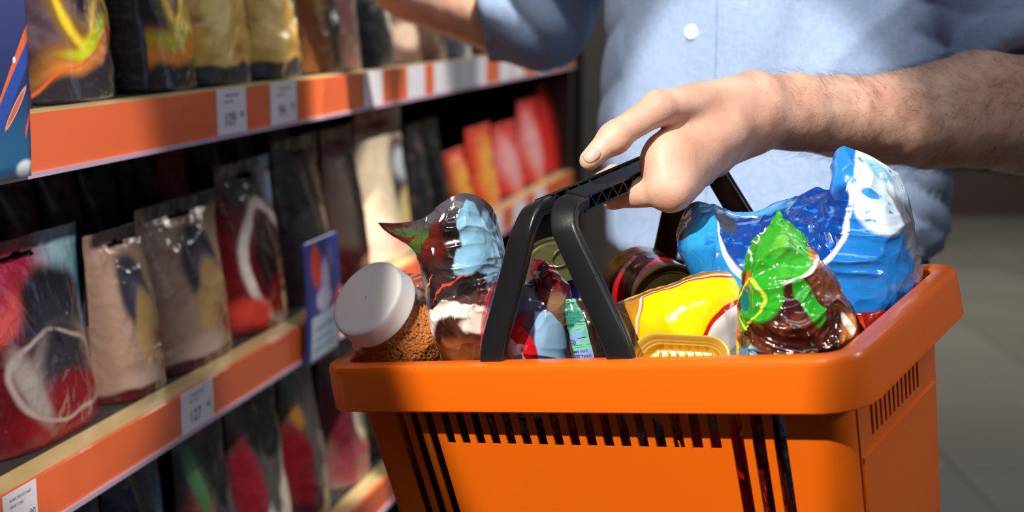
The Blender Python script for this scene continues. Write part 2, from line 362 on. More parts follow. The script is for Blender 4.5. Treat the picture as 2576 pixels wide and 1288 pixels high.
def sdf_mesh(fn, lo, hi, h):
    """surface nets"""
    lo = np.array(lo, float); hi = np.array(hi, float); nn = np.ceil((hi - lo) / h).astype(int) + 1
    xs = [lo[i] + h * np.arange(nn[i]) for i in range(3)]
    D = np.empty(nn, dtype=np.float32); ch = max(1, int(400000 / (nn[1] * nn[2])))
    Y, Z = np.meshgrid(xs[1], xs[2], indexing='ij')
    for s in range(0, nn[0], ch):
        X = xs[0][s:s + ch]; q = np.empty((len(X), nn[1], nn[2], 3)); q[..., 0] = X[:, None, None]; q[..., 1] = Y; q[..., 2] = Z
        D[s:s + ch] = fn(q)
    ins = D < 0; nx, ny, nz = nn
    corners = [(a, b, c) for a in (0, 1) for b in (0, 1) for c in (0, 1)]
    def cc(A, o): return A[o[0]:nx - 1 + o[0], o[1]:ny - 1 + o[1], o[2]:nz - 1 + o[2]]
    cnt = sum(cc(ins, o).astype(np.int8) for o in corners); act = (cnt > 0) & (cnt < 8)
    ci = np.argwhere(act); idmap = -np.ones(act.shape, dtype=np.int64); idmap[act] = np.arange(len(ci))
    acc = np.zeros((len(ci), 3)); num = np.zeros(len(ci))
    for ai, a in enumerate(corners):
        for bb in corners[ai + 1:]:
            if sum(abs(a[k] - bb[k]) for k in range(3)) != 1: continue
            da = D[ci[:, 0] + a[0], ci[:, 1] + a[1], ci[:, 2] + a[2]]; db = D[ci[:, 0] + bb[0], ci[:, 1] + bb[1], ci[:, 2] + bb[2]]
            m = (da < 0) != (db < 0); t = np.where(m, da / np.where(m, da - db, 1), 0)[:, None]
            acc += np.where(m[:, None], np.array(a) + t * (np.array(bb) - np.array(a)), 0); num += m
    V = lo + h * (ci + acc / num[:, None]); F = []
    for ax in range(3):
        sl0 = [slice(None)] * 3; sl1 = [slice(None)] * 3; sl0[ax] = slice(0, -1); sl1[ax] = slice(1, None)
        e = ins[tuple(sl0)] != ins[tuple(sl1)]; idx = np.argwhere(e); o1, o2 = (ax + 1) % 3, (ax + 2) % 3
        ok = (idx[:, o1] > 0) & (idx[:, o2] > 0) & (idx[:, o1] < nn[o1] - 1) & (idx[:, o2] < nn[o2] - 1); idx = idx[ok]
        def cell(d1, d2):
            q = idx.copy(); q[:, o1] -= d1; q[:, o2] -= d2; return idmap[q[:, 0], q[:, 1], q[:, 2]]
        q = np.stack([cell(1, 1), cell(0, 1), cell(0, 0), cell(1, 0)], -1)
        fl = ins[tuple(idx.T)]; q[~fl] = q[~fl][:, ::-1]; F.append(q[(q >= 0).all(1)])
    return V, np.concatenate(F)
def capsule(q, a, b, ra, rb):
    a = np.array(a); b = np.array(b); ba = b - a; pa = q - a; t = np.clip((pa @ ba) / (ba @ ba), 0, 1)
    return np.linalg.norm(pa - t[..., None] * ba, axis=-1) - (ra + (rb - ra) * t)
def ellip(q, c, R, r):
    """R rows = axes"""
    l = (q - np.array(c)) @ np.array(R).T / np.array(r); k = np.linalg.norm(l, axis=-1); k2 = np.linalg.norm(l / np.array(r), axis=-1) + 1e-9
    return k * (k - 1) / k2
def smin(a, b, k):
    h = np.maximum(k - np.abs(a - b), 0) / k; return np.minimum(a, b) - h * h * k * .25
def smax(a, b, k): return -smin(-a, -b, k)
#@@SHELF
# ================================================================== SHOP SHELL
YAW = math.radians(13.44)
SD = Vector((math.sin(YAW), math.cos(YAW), 0))      # along the shelf, away from the camera
SN = Vector((math.cos(YAW), -math.sin(YAW), 0))     # out of the shelf, into the aisle
UP = Vector((0, 0, 1))
A0 = P(0, 296, 1.09); A0 = Vector((A0.x, A0.y, 0))
def on_shelf(px, py, back=0.0):
    """meet a line of sight with the vertical plane 'back' metres behind the rail face"""
    d = P(px, py, 1) - CAM; o = A0 - SN * back; t = (o - CAM).dot(SN) / d.dot(SN); q = CAM + d * t
    return q, (q - A0).dot(SD)
Z1, Z1b = on_shelf(0, 296)[0].z, on_shelf(0, 462)[0].z
Z2, Z2b = on_shelf(0, 1256)[0].z, on_shelf(0, 1397)[0].z
DZ = Z1 - Z2; Z3 = Z2 - DZ; Z3b = Z3 - (Z2 - Z2b)
def sp_(t, out, z): return A0 + SD * t + SN * out + UP * z
T0, T1 = -.55, on_shelf(1446, 120)[1]
N = NT('floor_tiles'); tc = N.n('ShaderNodeTexCoord').outputs['Object']
br = N.n('ShaderNodeTexBrick'); br.offset = 0; br.inputs['Scale'].default_value = 1; br.inputs['Brick Width'].default_value = .6; br.inputs['Row Height'].default_value = .6; br.inputs['Mortar Size'].default_value = .004
br.inputs['Color1'].default_value = srgb('#6f6e69'); br.inputs['Color2'].default_value = srgb('#62615c'); br.inputs['Mortar'].default_value = srgb('#3c3b39'); N.l(tc, br.inputs[0])
no = N.n('ShaderNodeTexNoise'); no.inputs['Scale'].default_value = 1.3; no.inputs['Detail'].default_value = 4; N.l(tc, no.inputs[0])
mx = N.n('ShaderNodeMix', data_type='RGBA', blend_type='MULTIPLY'); mx.inputs[0].default_value = .5; N.l(br.outputs[0], mx.inputs[6]); N.l(no.outputs[0], mx.inputs[7]); N.l(mx.outputs[2], N.b.inputs['Base Color']); N.b.inputs['Roughness'].default_value = .22
g = Geo().box((1, 4, -.05), Vector((8, 0, 0)), Vector((0, 9, 0)), Vector((0, 0, .05)))
struct(g.out('floor', N.m))
g = Geo().box((1, 13.1, 1.75), Vector((8, 0, 0)), Vector((0, .1, 0)), Vector((0, 0, 1.75)))
struct(g.out('wall_back', plain('far_wall', '#5e5348', .8)))
# pillar closing the shelf run
pc = P(1484, 300, 4.1); 
g = Geo().box((pc.x - .03, pc.y, 1.7), SN * .045, SD * .2, UP * 1.7)
tag(g.out('pillar', plain('olive_pillar', '#2f2b27', .6), bevel=.004), 'dark olive grey pillar behind the shopper, past the shelf end', 'pillar')
g = Geo().box((pc.x + .14, pc.y + .5, 1.7), SN * .06, SD * .1, UP * 1.7)
tag(g.out('post', plain('beige_post', '#a5907c', .6), bevel=.004), 'slim beige post right behind the dark pillar', 'post')
# far display unit on the right
rt = thing('display_unit', 'low blurred brown display unit across the floor behind the shopper', 'display unit', (3.2, 8.6, 0))
Geo().box((3.3, 8.7, .2), Vector((2.6, 0, 0)), Vector((0, .4, 0)), UP * .2).out('plinth', plain('brown_plinth', '#33261f', .6), rt)
Geo().box((3.3, 8.8, .9), Vector((2.6, 0, 0)), Vector((0, .3, 0)), UP * .5).out('shelf_case', plain('beige_case', '#8f8069', .7), rt)
Geo().box((3.3, 8.7, 1.43), Vector((2.6, 0, 0)), Vector((0, .4, 0)), UP * .03).out('top_board', plain('cream_board', '#b5a894', .6), rt)
# ================================================================== SHELF UNIT
root = thing('shelf_unit', 'long supermarket shelf with orange price rails and gold edges, left of the basket', 'shelf', sp_(0, 0, 0))
tm, th_ = (T0 + T1) / 2, (T1 - T0) / 2
Geo().box(sp_(tm, -.50, 1.0), SD * th_, SN * .01, UP * 1.0).out('back_panel', M['panel'], root)
Geo().box(sp_(T1 + .012, -.26, .95), SD * .012, SN * .25, UP * .95).out('end_panel', plain('dark_end', '#2a2623', .5), root)
Geo().box(sp_(tm, -.24, .05), SD * th_, SN * .22, UP * .05).out('plinth', M['shelf'], root)
tags_spec = {0: [(545, 618, '109', 1), (680, 745, '94', 1), (915, 962, '86', 0), (1025, 1068, '119', 0), (1092, 1122, '74', 0), (1124, 1152, '99', 0), (1154, 1188, '89', 0), (1190, 1222, '79', 0), (1256, 1286, '65', 0), (1290, 1316, '59', 0), (1350, 1378, '49', 0)],
             1: [(-60, 31, '89', 1), (422, 507, '127', 1), (1225, 1262, '99', 0), (1290, 1322, '89', 0), (1345, 1372, '75', 0)], 2: [(1120, 1170, '69', 0)]}
def digit_mesh(text, org, ax, ay, hgt, mat, parent):
    cu = bpy.data.curves.new('t', 'FONT'); cu.body = text; cu.size = hgt; cu.align_x = 'CENTER'; cu.align_y = 'CENTER'; cu.extrude = 0
    to = bpy.data.objects.new('t', cu); COL.objects.link(to); dg = bpy.context.evaluated_depsgraph_get()
    me = bpy.data.meshes.new_from_object(to.evaluated_get(dg)); vs = [org + ax * v.co.x + ay * v.co.y for v in me.vertices]; fs = [tuple(p.vertices) for p in me.polygons]
    bpy.data.objects.remove(to); return mk('lettering', vs, fs, mat, parent, False)
for lv, (zt, zb) in enumerate([(Z1, Z1b), (Z2, Z2b), (Z3, Z3b), (Z3 - DZ, Z3b - DZ)]):
    Geo().box(sp_(tm, -.255, zt - .0127), SD * th_, SN * .235, UP * .012).out('shelf_board', M['shelf'], root)
    Geo().box(sp_(tm, -.019, zt - .0035), SD * th_, SN * .0128, UP * .0035).out('shelf_edge', M['gold_edge'], root)
    hm = (zt + zb) / 2 + .0015; hh = (zt - zb) / 2 - .002
    rail = Geo().box(sp_(tm, -.003, hm), SD * th_, SN * .003, UP * hh).out('price_rail', M['rail'], root)
    gl = Geo().box(sp_(tm, .0005, zb + .0015), SD * th_, SN * .0022, UP * .0022); gl.out('rail_lip', M['lip'], rail)
    for a, b, txt, det in tags_spec.get(lv, []):
        ta = on_shelf(a, 300)[1]; tb = on_shelf(b, 300)[1]; tc_ = (ta + tb) / 2; wd = (tb - ta)
        if a > 1000: wd = min(wd, .12)
        th2 = hh * 1.02
        t_ = Geo().box(sp_(tc_, .0008, hm + .001), SD * wd / 2, SN * .0004, UP * th2).out('price_tag', M['tag'], rail)
        # lettering becomes part of the tag's look: small printed figures
        if det:
            digit_mesh(txt, sp_(tc_ - wd * .08, .0014, hm - th2 * .35), SD, UP, th2 * .85, M['ink'], rail)
            digit_mesh('90', sp_(tc_ + wd * .34, .0014, hm - th2 * .2), SD, UP, th2 * .42, M['ink'], rail)
            digit_mesh('КОФЕ МОЛОТЫЙ', sp_(tc_, .0014, hm + th2 * .72), SD, UP, th2 * .17, M['ink'], rail)
            digit_mesh('ПАКЕТ 250 Г', sp_(tc_ - wd * .1, .0014, hm + th2 * .45), SD, UP, th2 * .17, M['ink'], rail)
# ------------------------------------------------------------------ packs on the shelves
HOLE = lambda u, v: ((abs(u - .5) < .13) & (abs(v - .905) < .012)) | (((u - .5) ** 2 / .045 ** 2 + (v - .912) ** 2 / .022 ** 2) < 1)
def pack(name, label, cat, a, b, level, hgt, dep, mat, back=.033, seed=1, hole=False, lean=0.0, yaw=0.0, group=None, amp=.003, nu=44, nv=60, flat=.09):
    """stand-up pouch: a flat bottom gusset swelling into a pillow and closing in a flat top seal"""
    zt = [Z1, Z2, Z3][level]
    py_ = [150, 750, 1050][level]; ta = on_shelf(a, py_, back + dep * .15)[1]; tb = on_shelf(b, py_, back + dep * .15)[1]; wd = tb - ta; tcn = (ta + tb) / 2
    base = sp_(tcn, -back - dep * .5, zt)
    u = np.linspace(0, 1, nu)[None, :]; v = np.linspace(0, 1, nv)[:, None]
    vv = np.clip(v / (1 - flat), 0, 1)
    half = dep * .5 * (1 - vv ** 2.2) ** .75 * (1 - .25 * vv) + .0008
    pr = np.maximum(0, 1 - np.abs(2 * u - 1) ** 3.2) ** .7
    wv = 1 - .05 * np.sin(math.pi * vv) 
    X = (u - .5) * wd * wv; Zv = v * hgt + 0 * u
    cy_, sy_ = math.cos(yaw), math.sin(yaw)
    out = []
    for sgn in (1, -1):
        q = np.stack([X, sgn * (half * pr), Zv], -1); w_ = wrinkle(q * 1.0 + seed, amp, 16, seed + sgn) * (.3 + .7 * pr) * np.clip(v * 6, 0, 1)
        q[..., 1] += sgn * w_ * 1.0 + lean * v * v * 1.0 * -1
        out.append(q.reshape(-1, 3))
    L = np.concatenate(out)
    ex = SD * cy_ + SN * sy_; ey = SN * cy_ - SD * sy_
    Wd = np.array(base) + L[:, :1] * np.array(ex) + L[:, 1:2] * np.array(ey) + L[:, 2:3] * np.array(UP)
    f1 = grid_faces(nu, nv); f2 = grid_faces(nu, nv, nu * nv, True)
    if hole:
        uc = ((np.arange(nu - 1) + .5) / (nu - 1))[None, :]; vc = ((np.arange(nv - 1) + .5) / (nv - 1))[:, None]; k = ~HOLE(uc, vc).reshape(-1); f1, f2 = f1[k], f2[k]
    ix = np.arange(nu * nv).reshape(nv, nu); B = nu * nv; F = [f1, f2]
    for arr, fl in ((ix[:, 0], False), (ix[:, -1], True), (ix[-1], False), (ix[0], True)):
        q = np.stack([arr[:-1], arr[1:], arr[1:] + B, arr[:-1] + B], -1); F.append(q[:, ::-1] if fl else q)
    uv = np.stack([np.broadcast_to(u, (nv, nu)), np.broadcast_to(v, (nv, nu))], -1).reshape(-1, 2)
    me_v = (Wd - np.array(base)).tolist()
    o = mk(name, me_v, np.concatenate(F).tolist(), mat, None, True, np.concatenate([uv, uv]))
    o.location = base; tag(o, label, cat, group); return o
swirlA = art('swirl_yellow', '#2a1f26', [
    ('n', (2.0, 3.5, 1), .52, '#6b5560', .08), ('e', .42, .08, .42, .20, 10, '#a8702a', .25), ('e', .5, .13, .5, .08, 12, '#e08a3a', .3),
    ('o', .38, .60, .30, .38, 18, .16, '#8a6a20', .9), ('o', .38, .60, .30, .38, 18, .06, '#f2d12a', .9), ('o', .86, .55, .22, .26, -20, .07, '#f0c02a', .9),
    ('e', .52, .22, .30, .030, 8, '#c9d400', .5), ('e', .36, .74, .2, .24, 10, '#1d1924', .15), ('r', .5, .0, .6, .135, 8, '#2c2a30', .25), ('o', .5, .02, .62, .16, 10, .03, '#d9622a', .9)], warp=(2.2, .25, 1), rough=.18, bstr=.2)
swirlA2 = art('swirl_yellow_small', '#241c22', [
    ('e', .5, .16, .6, .14, 5, '#d98a30', .35), ('o', .5, .7, .34, .4, -14, .2, '#70603a', .9), ('o', .5, .7, .34, .4, -14, .07, '#e8c92a', .9), ('e', .5, .78, .2, .26, 0, '#1b1820', .2),
    ('e', .45, .25, .35, .05, 6, '#b9b020', .5), ('r', .5, .02, .7, .10, 3, '#25242a', .3)], warp=(2.0, .3, 1), rough=.2)
goldp = art('gold_crinkled', '#d8b258', [('n', (2, 5, 1), .6, '#8a5a28', .12), ('e', .88, .62, .14, .6, 0, '#2b2426', .2), ('e', .3, .5, .14, .5, 0, '#e8cf86', .6), ('r', .5, 0, .7, .09, 0, '#33363a', .15)], warp=(3, .12, 1), rough=.35, bstr=.4, bscale=18)
brownp = art('brown_gold', '#7a4a26', [('e', .35, .7, .28, .35, 0, '#c79a4a', .4), ('e', .6, .3, .2, .4, 20, '#2e1a16', .3), ('e', .9, .5, .1, .7, 0, '#c79a8a', .4)], warp=(3, .2, 1), rough=.4)
blackp = art('black_side', '#121114', [('r', .5, .34, .20, .30, 0, '#2c2b30', .1), ('r', .5, .34, .17, .27, 0, '#17161a', .1), ('n', (1, 60, 1), .55, '#241f24', .1)], rough=.4)
greyp = art('grey_bag', '#4b4d52', [('e', .3, .2, .4, .3, 0, '#1c1a1c', .4), ('e', .8, .4, .18, .14, 0, '#cfcab0', .3)], warp=(3, .1), rough=.4)
G1 = 'coffee pouches on the upper shelf'
pack('coffee_pouch', 'yellow and black swirl pouch on the upper shelf beside the tall blue strip', 'coffee pouch', -75, 88, 0, .26, .07, swirlA, seed=2, group=G1)
pack('coffee_pouch', 'large glossy pouch with yellow flame swirls, biggest on the upper shelf', 'coffee pouch', 97, 309, 0, .27, .085, swirlA, seed=3, group=G1)
pack('coffee_pouch', 'narrow black pouch side with small text panel between two yellow swirl pouches', 'coffee pouch', 314, 370, 0, .27, .09, blackp, back=.05, seed=4, group=G1)
pack('coffee_pouch', 'smaller pouch with yellow ring swirl and black foot on the upper shelf', 'coffee pouch', 368, 504, 0, .26, .08, swirlA2, seed=5, group=G1)
pack('coffee_pouch', 'crinkled gold pouch with dark foot, nearer of the two gold ones', 'coffee pouch', 510, 640, 0, .25, .085, goldp, seed=6, group=G1, amp=.008)
pack('coffee_pouch', 'crinkled gold pouch with dark foot, farther of the two gold ones', 'coffee pouch', 645, 768, 0, .25, .085, goldp, seed=9, group=G1, amp=.008)
pack('coffee_pouch', 'brown and gold pouch on the upper shelf under the reaching arm', 'coffee pouch', 774, 868, 0, .24, .08, brownp, seed=10, group=G1, amp=.006)
pack('coffee_pouch', 'narrow pinkish white pouch beside the brown one on the upper shelf', 'coffee pouch', 874, 903, 0, .24, .06, art('pinkish', '#b98f86', [('n', (3, 6, 1), .55, '#e5d6d2', .1), ('r', .5, .9, .6, .2, 0, '#c7ccce', .2)], rough=.4), seed=11, group=G1)
pack('coffee_pouch', 'dark grey pouch just below the reaching forearm on the upper shelf', 'coffee pouch', 906, 1000, 0, .20, .08, greyp, seed=12, group=G1)
pack('coffee_pouch', 'brown pouch with pale spot beside the forearm, past the dark grey pouch', 'coffee pouch', 1006, 1060, 0, .18, .08, art('brown_spot', '#6a4a3c', [('e', .3, .25, .3, .12, 0, '#e0c0a8', .4)], rough=.5), seed=13, group=G1)
farm = [art('far_pack_a', '#7d5548', [('n', (3, 4, 1), .5, '#c9a284', .1)], rough=.5), art('far_pack_b', '#59606e', [('n', (3, 4, 1), .55, '#c7c7cf', .1)], rough=.5)]
for i, (a, b, lb) in enumerate([(1066, 1130, 'first pouch hidden behind the rolled sleeve on the upper shelf'), (1134, 1190, 'second pouch behind the rolled sleeve on the upper shelf'), (1270, 1330, 'blurred pouch right of the hanging sleeve near the shelf end'), (1336, 1392, 'pale blurred pouch second from the shelf end'), (1396, 1436, 'last blurred pouch at the upper shelf end')]):
    pack('coffee_pouch', lb, 'coffee pouch', a, b, 0, .12 if i > 1 else .2, .07, farm[i % 2], seed=20 + i, group=G1, nu=20, nv=30)
tealp = art('teal_red', '#4e0f18', [
    ('r', 1.0, 1.0, .34, .75, -8, '#1d6a86', .25), ('r', .80, 1.0, .16, .6, -14, '#7e9aa8', .6), ('e', .12, .80, .55, .22, 20, '#8e1c3a', .3), ('e', .2, .62, .42, .07, 28, '#b03a34', .5),
    ('e', .62, .62, .30, .24, 10, '#15131a', .18), ('e', .58, .50, .24, .22, 0, '#24222c', .4), ('e', .62, .30, .30, .26, 0, '#8c7c78', .2), ('e', .62, .36, .22, .24, 0, '#2a262e', .3),
    ('e', .6, .12, .42, .17, 0, '#74101c', .3), ('o', .56, .30, .38, .22, -10, .05, '#9a8a86', .9), ('e', .3, .3, .07, .2, 20, '#8f8580', .5), ('n', (4, 3, 1), .66, '#1a1018', .06)], warp=(2.6, .16, 1), rough=.2)
def tanp(name, tx=0, dk='#2b2a33', red='#6a1218'):
    return art(name, '#9a7d6c', [('r', .5, 1.0, .7, .08, 0, '#2a1c1e', .3), ('r', 0, .55, .10, .7, 0, '#8c6f60', .5), ('e', .5 + tx, .62, .25, .24, -8, dk, .2), ('e', .56 + tx, .56, .16, .12, -20, '#4c4460', .6),
        ('e', .6 + tx, .32, .24, .30, 4, '#a58656', .18), ('e', .95, .20, .34, .2, 0, red, .4), ('e', .40, .10, .25, .10, 0, '#b59c90', .5), ('r', .5, .0, .7, .06, 0, '#4a1216', .3)], warp=(2.3, .14, 1), rough=.22)
redw = art('red_white_wave', '#6a1216', [('r', .9, .95, .22, .22, 0, '#8fc3d6', .3), ('r', .4, .9, .35, .15, 0, '#281a1c', .4), ('o', .55, .40, .40, .34, -18, .12, '#e6dcd4', .5), ('e', .55, .42, .26, .24, -25, '#2a1a1c', .3), ('e', .72, .14, .34, .16, 0, '#7e1014', .3), ('e', .2, .13, .2, .10, 0, '#e0483a', .4), ('o', .95, .5, .3, .4, 0, .04, '#b06a60', .9)], warp=(2.4, .2, 1), rough=.22)
G2 = 'foil pouches on the middle shelf'
pack('snack_pouch', 'large teal and red foil pouch with hang hole, nearest on the middle shelf', 'pouch', -60, 268, 1, .182, .085, tealp, seed=31, hole=True, group=G2, nu=110, nv=150, back=.04)
pack('snack_pouch', 'narrow tan pouch with dark oval and hang hole beside the teal pouch', 'pouch', 277, 425, 1, .168, .075, tanp('tan_oval_small'), seed=32, hole=True, group=G2, nu=90, nv=120)
pack('snack_pouch', 'wide tan pouch with navy oval and hang hole, second from the red pouch sign', 'pouch', 408, 606, 1, .180, .08, tanp('tan_oval_wide', .03, '#232536'), seed=33, hole=True, group=G2, nu=90, nv=120, back=.03)
pack('snack_pouch', 'dark red pouch with white wave and light blue corner beside the promotional card', 'pouch', 603, 736, 1, .205, .08, redw, seed=34, hole=True, group=G2, nu=70, nv=90)
pack('snack_pouch', 'black and tan striped pouch behind the blue promotional card', 'pouch', 742, 852, 1, .22, .08, art('black_tan', '#141014', [('e', .78, .55, .10, .6, 10, '#8a7262', .4), ('e', .95, .3, .2, .4, 0, '#5a1418', .4)], warp=(2, .2, 1), rough=.3), seed=35, group=G2)
pack('snack_pouch', 'tan and maroon pouch behind the white lid of the jar', 'pouch', 862, 936, 1, .22, .08, art('tan_maroon', '#6e5a50', [('e', .2, .5, .2, .7, 0, '#9a8678', .4), ('e', .7, .6, .2, .5, 0, '#2a1c20', .4), ('r', .3, .05, .6, .18, 0, '#6a1a1c', .4), ('r', .5, .93, .6, .1, 0, '#7a1c24', .3)], warp=(2, .2, 1), rough=.3), seed=36, group=G2)
pack('snack_pouch', 'cream pouch with dark figure oval on the middle shelf above the jar', 'pouch', 940, 1052, 1, .235, .08, art('cream_figure', '#e2cfb0', [('e', .72, .52, .30, .30, 0, '#3a2e36', .25), ('e', .75, .60, .24, .12, 0, '#b9c2c6', .35), ('e', .8, .28, .3, .16, 0, '#d6bd82', .3), ('r', .2, .95, .5, .1, 0, '#a02a30', .4), ('e', .3, .12, .3, .1, 0, '#f0b8a4', .4)], warp=(2, .1, 1), rough=.35), seed=37, group=G2)
blk = art('black_far', '#17151a', [('n', (3, 4, 1), .62, '#6a5138', .08)], rough=.4)
pack('snack_pouch', 'first black pouch between the cream pouch and the orange ones', 'pouch', 1058, 1096, 1, .2, .07, blk, seed=38, group=G2, nu=24, nv=30)
pack('snack_pouch', 'second black pouch right before the orange and red ones', 'pouch', 1100, 1136, 1, .2, .07, blk, seed=39, group=G2, nu=24, nv=30)
ora = art('orange_red', '#e2452c', [('e', .5, .45, .34, .42, 0, '#f2a33a', .4), ('n', (3, 3, 1), .62, '#7a2018', .1)], warp=(3, .1), rough=.4)
redp = art('red_pink', '#d9362c', [('e', .35, .45, .28, .4, 30, '#e8a0a0', .5)], warp=(3, .1), rough=.4)
for a, b, mt, hh_, lb in [(1142, 1198, ora, .13, 'nearest orange and red pouch in the blurred far group'), (1202, 1262, ora, .16, 'taller orange and red pouch next to the pink ones'), (1266, 1322, redp, .15, 'pink and red pouch between orange and plain red in the far group'), (1326, 1372, redp, .19, 'bright red pouch with pink top, second from the shelf end'), (1376, 1430, art('plain_red', '#d8281e', rough=.4), .21, 'tall plain red pouch at the end of the middle shelf')]:
    pack('snack_pouch', lb, 'pouch', a, b, 1, hh_, .07, mt, seed=a, group=G2, nu=24, nv=30)
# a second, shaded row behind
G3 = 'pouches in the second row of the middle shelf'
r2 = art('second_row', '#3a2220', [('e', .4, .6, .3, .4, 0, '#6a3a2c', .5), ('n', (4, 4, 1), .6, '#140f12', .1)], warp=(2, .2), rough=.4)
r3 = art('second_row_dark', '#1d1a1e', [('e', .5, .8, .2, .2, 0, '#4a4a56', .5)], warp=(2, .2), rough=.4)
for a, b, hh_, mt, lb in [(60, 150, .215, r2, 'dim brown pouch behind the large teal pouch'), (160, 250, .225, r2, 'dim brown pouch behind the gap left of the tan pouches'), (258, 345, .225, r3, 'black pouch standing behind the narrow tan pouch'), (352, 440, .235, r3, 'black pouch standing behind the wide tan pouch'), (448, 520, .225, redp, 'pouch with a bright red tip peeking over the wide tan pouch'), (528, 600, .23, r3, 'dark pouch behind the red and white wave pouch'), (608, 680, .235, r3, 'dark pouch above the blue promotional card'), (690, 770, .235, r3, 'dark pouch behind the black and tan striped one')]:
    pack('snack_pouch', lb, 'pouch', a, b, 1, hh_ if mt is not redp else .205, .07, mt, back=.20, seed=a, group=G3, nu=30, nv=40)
G4 = 'pouches on the lowest visible shelf'
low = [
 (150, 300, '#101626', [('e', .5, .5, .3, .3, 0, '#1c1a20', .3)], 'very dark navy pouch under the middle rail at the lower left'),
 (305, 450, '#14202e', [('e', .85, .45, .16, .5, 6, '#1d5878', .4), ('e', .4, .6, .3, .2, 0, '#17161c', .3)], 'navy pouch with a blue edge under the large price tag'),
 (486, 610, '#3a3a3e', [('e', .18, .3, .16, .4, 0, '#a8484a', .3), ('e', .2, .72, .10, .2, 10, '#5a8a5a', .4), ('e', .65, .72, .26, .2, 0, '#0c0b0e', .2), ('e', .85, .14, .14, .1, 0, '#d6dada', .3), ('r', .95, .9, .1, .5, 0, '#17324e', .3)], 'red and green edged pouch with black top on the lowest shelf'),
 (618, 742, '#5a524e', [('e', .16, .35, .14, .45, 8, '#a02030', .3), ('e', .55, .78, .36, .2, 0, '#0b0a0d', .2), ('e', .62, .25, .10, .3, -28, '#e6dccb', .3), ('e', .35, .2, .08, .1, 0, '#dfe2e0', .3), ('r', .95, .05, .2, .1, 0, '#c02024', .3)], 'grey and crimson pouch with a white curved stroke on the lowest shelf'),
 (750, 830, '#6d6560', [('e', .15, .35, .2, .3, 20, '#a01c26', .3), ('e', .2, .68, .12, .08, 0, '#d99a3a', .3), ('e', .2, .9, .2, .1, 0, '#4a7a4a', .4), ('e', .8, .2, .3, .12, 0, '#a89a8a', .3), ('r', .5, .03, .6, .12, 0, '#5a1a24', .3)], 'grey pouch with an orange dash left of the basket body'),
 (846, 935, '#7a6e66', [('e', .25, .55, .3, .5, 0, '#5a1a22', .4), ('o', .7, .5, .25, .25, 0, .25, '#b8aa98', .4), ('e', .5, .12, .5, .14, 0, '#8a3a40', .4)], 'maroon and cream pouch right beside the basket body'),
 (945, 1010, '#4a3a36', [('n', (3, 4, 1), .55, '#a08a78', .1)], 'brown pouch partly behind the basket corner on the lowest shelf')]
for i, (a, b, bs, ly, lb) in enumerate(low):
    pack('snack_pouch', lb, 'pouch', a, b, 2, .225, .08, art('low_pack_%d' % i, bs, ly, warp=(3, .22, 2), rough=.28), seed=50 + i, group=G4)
# ------------------------------------------------------------------ promotional strips
def card(name, label, a, b, z0, z1, out, layers, base):
    ta = on_shelf(a, 300)[1]; tb = on_shelf(b, 300)[1]
    c = sp_((ta + tb) / 2, out, (z0 + z1) / 2); nu, nv = 12, 30
    V = []; uv = []
    for s in (1, -1):
        for j in range(nv):
            for i in range(nu):
                u = i / (nu - 1); v = j / (nv - 1); V.append(SD * ((u - .5) * (tb - ta)) + UP * ((v - .5) * (z1 - z0)) + SN * (.0006 * s + .004 * math.sin(v * 3))); uv.append((u, v))
    F = grid_faces(nu, nv).tolist() + grid_faces(nu, nv, nu * nv, True).tolist(); ix = np.arange(nu * nv).reshape(nv, nu); B = nu * nv
    for arr, fl in ((ix[:, 0], 0), (ix[:, -1], 1), (ix[-1], 0), (ix[0], 1)):
        q = np.stack([arr[:-1], arr[1:], arr[1:] + B, arr[:-1] + B], -1); F += (q[:, ::-1] if fl else q).tolist()
    o = mk(name, V, F, art(name + '_print', base, layers, rough=.35, bstr=0, coat=.1), None, True, uv); o.location = c
    return o
zlo = on_shelf(20, 448)[0].z
o = card('promotional_strip', '', -50, 47, zlo, zlo + .30, .008, [
    ('r', .5, .0, .7, .17, 0, '#1f5a86', .5), ('r', .5, .9, .7, .52, 0, '#39407a', .3), ('e', .45, .235, .9, .038, 14, '#e8683a', .06), ('e', .45, .215, .95, .034, 12, '#2a4aa8', .1), ('e', .62, .185, .30, .017, 10, '#f0a090', .1), ('e', .62, .185, .25, .012, 10, '#c9685a', .2),
    ('e', .85, .02, .25, .025, 0, '#d8e6f0', .3), ('e', .62, .31, .04, .008, 0, '#f0f0f0', .3), ('r', 1.0, .165, .15, .012, 20, '#e8503a', .1)], '#1f2f66')
tag(o, 'tall blue promotional strip with orange swoosh clipped over the upper rail at far left', 'promotional strip')
cta, ctb = on_shelf(737, 700)[1], on_shelf(818, 700)[1]
c2b = sp_(cta, 0, Z2b).z
o = card('promotional_card', '', 733, 822, Z2b - .004, Z2 + .105, .009, [
    ('r', .1, .75, .6, .5, 0, '#3c3f8c', .4), ('e', .32, .78, .14, .18, 8, '#e84428', .15), ('e', .55, .62, .12, .20, -6, '#c9c0e8', .3), ('e', .5, .50, .22, .10, 0, '#d4ccec', .2), ('e', .72, .80, .08, .12, -10, '#6a5a90', .4), ('e', .95, .5, .2, .05, 30, '#d84a5a', .3),
    ('r', .55, .19, .40, .20, 2, '#c9d6e6', .04), ('r', .55, .27, .28, .02, 2, '#8fa0b8', .3), ('r', .5, .18, .24, .015, 2, '#8fa0b8', .3), ('r', .5, .10, .28, .02, 2, '#9aaac0', .3)], '#2a3a86')
tag(o, 'small blue and red promotional card with white bubble clipped on the middle rail', 'promotional card')
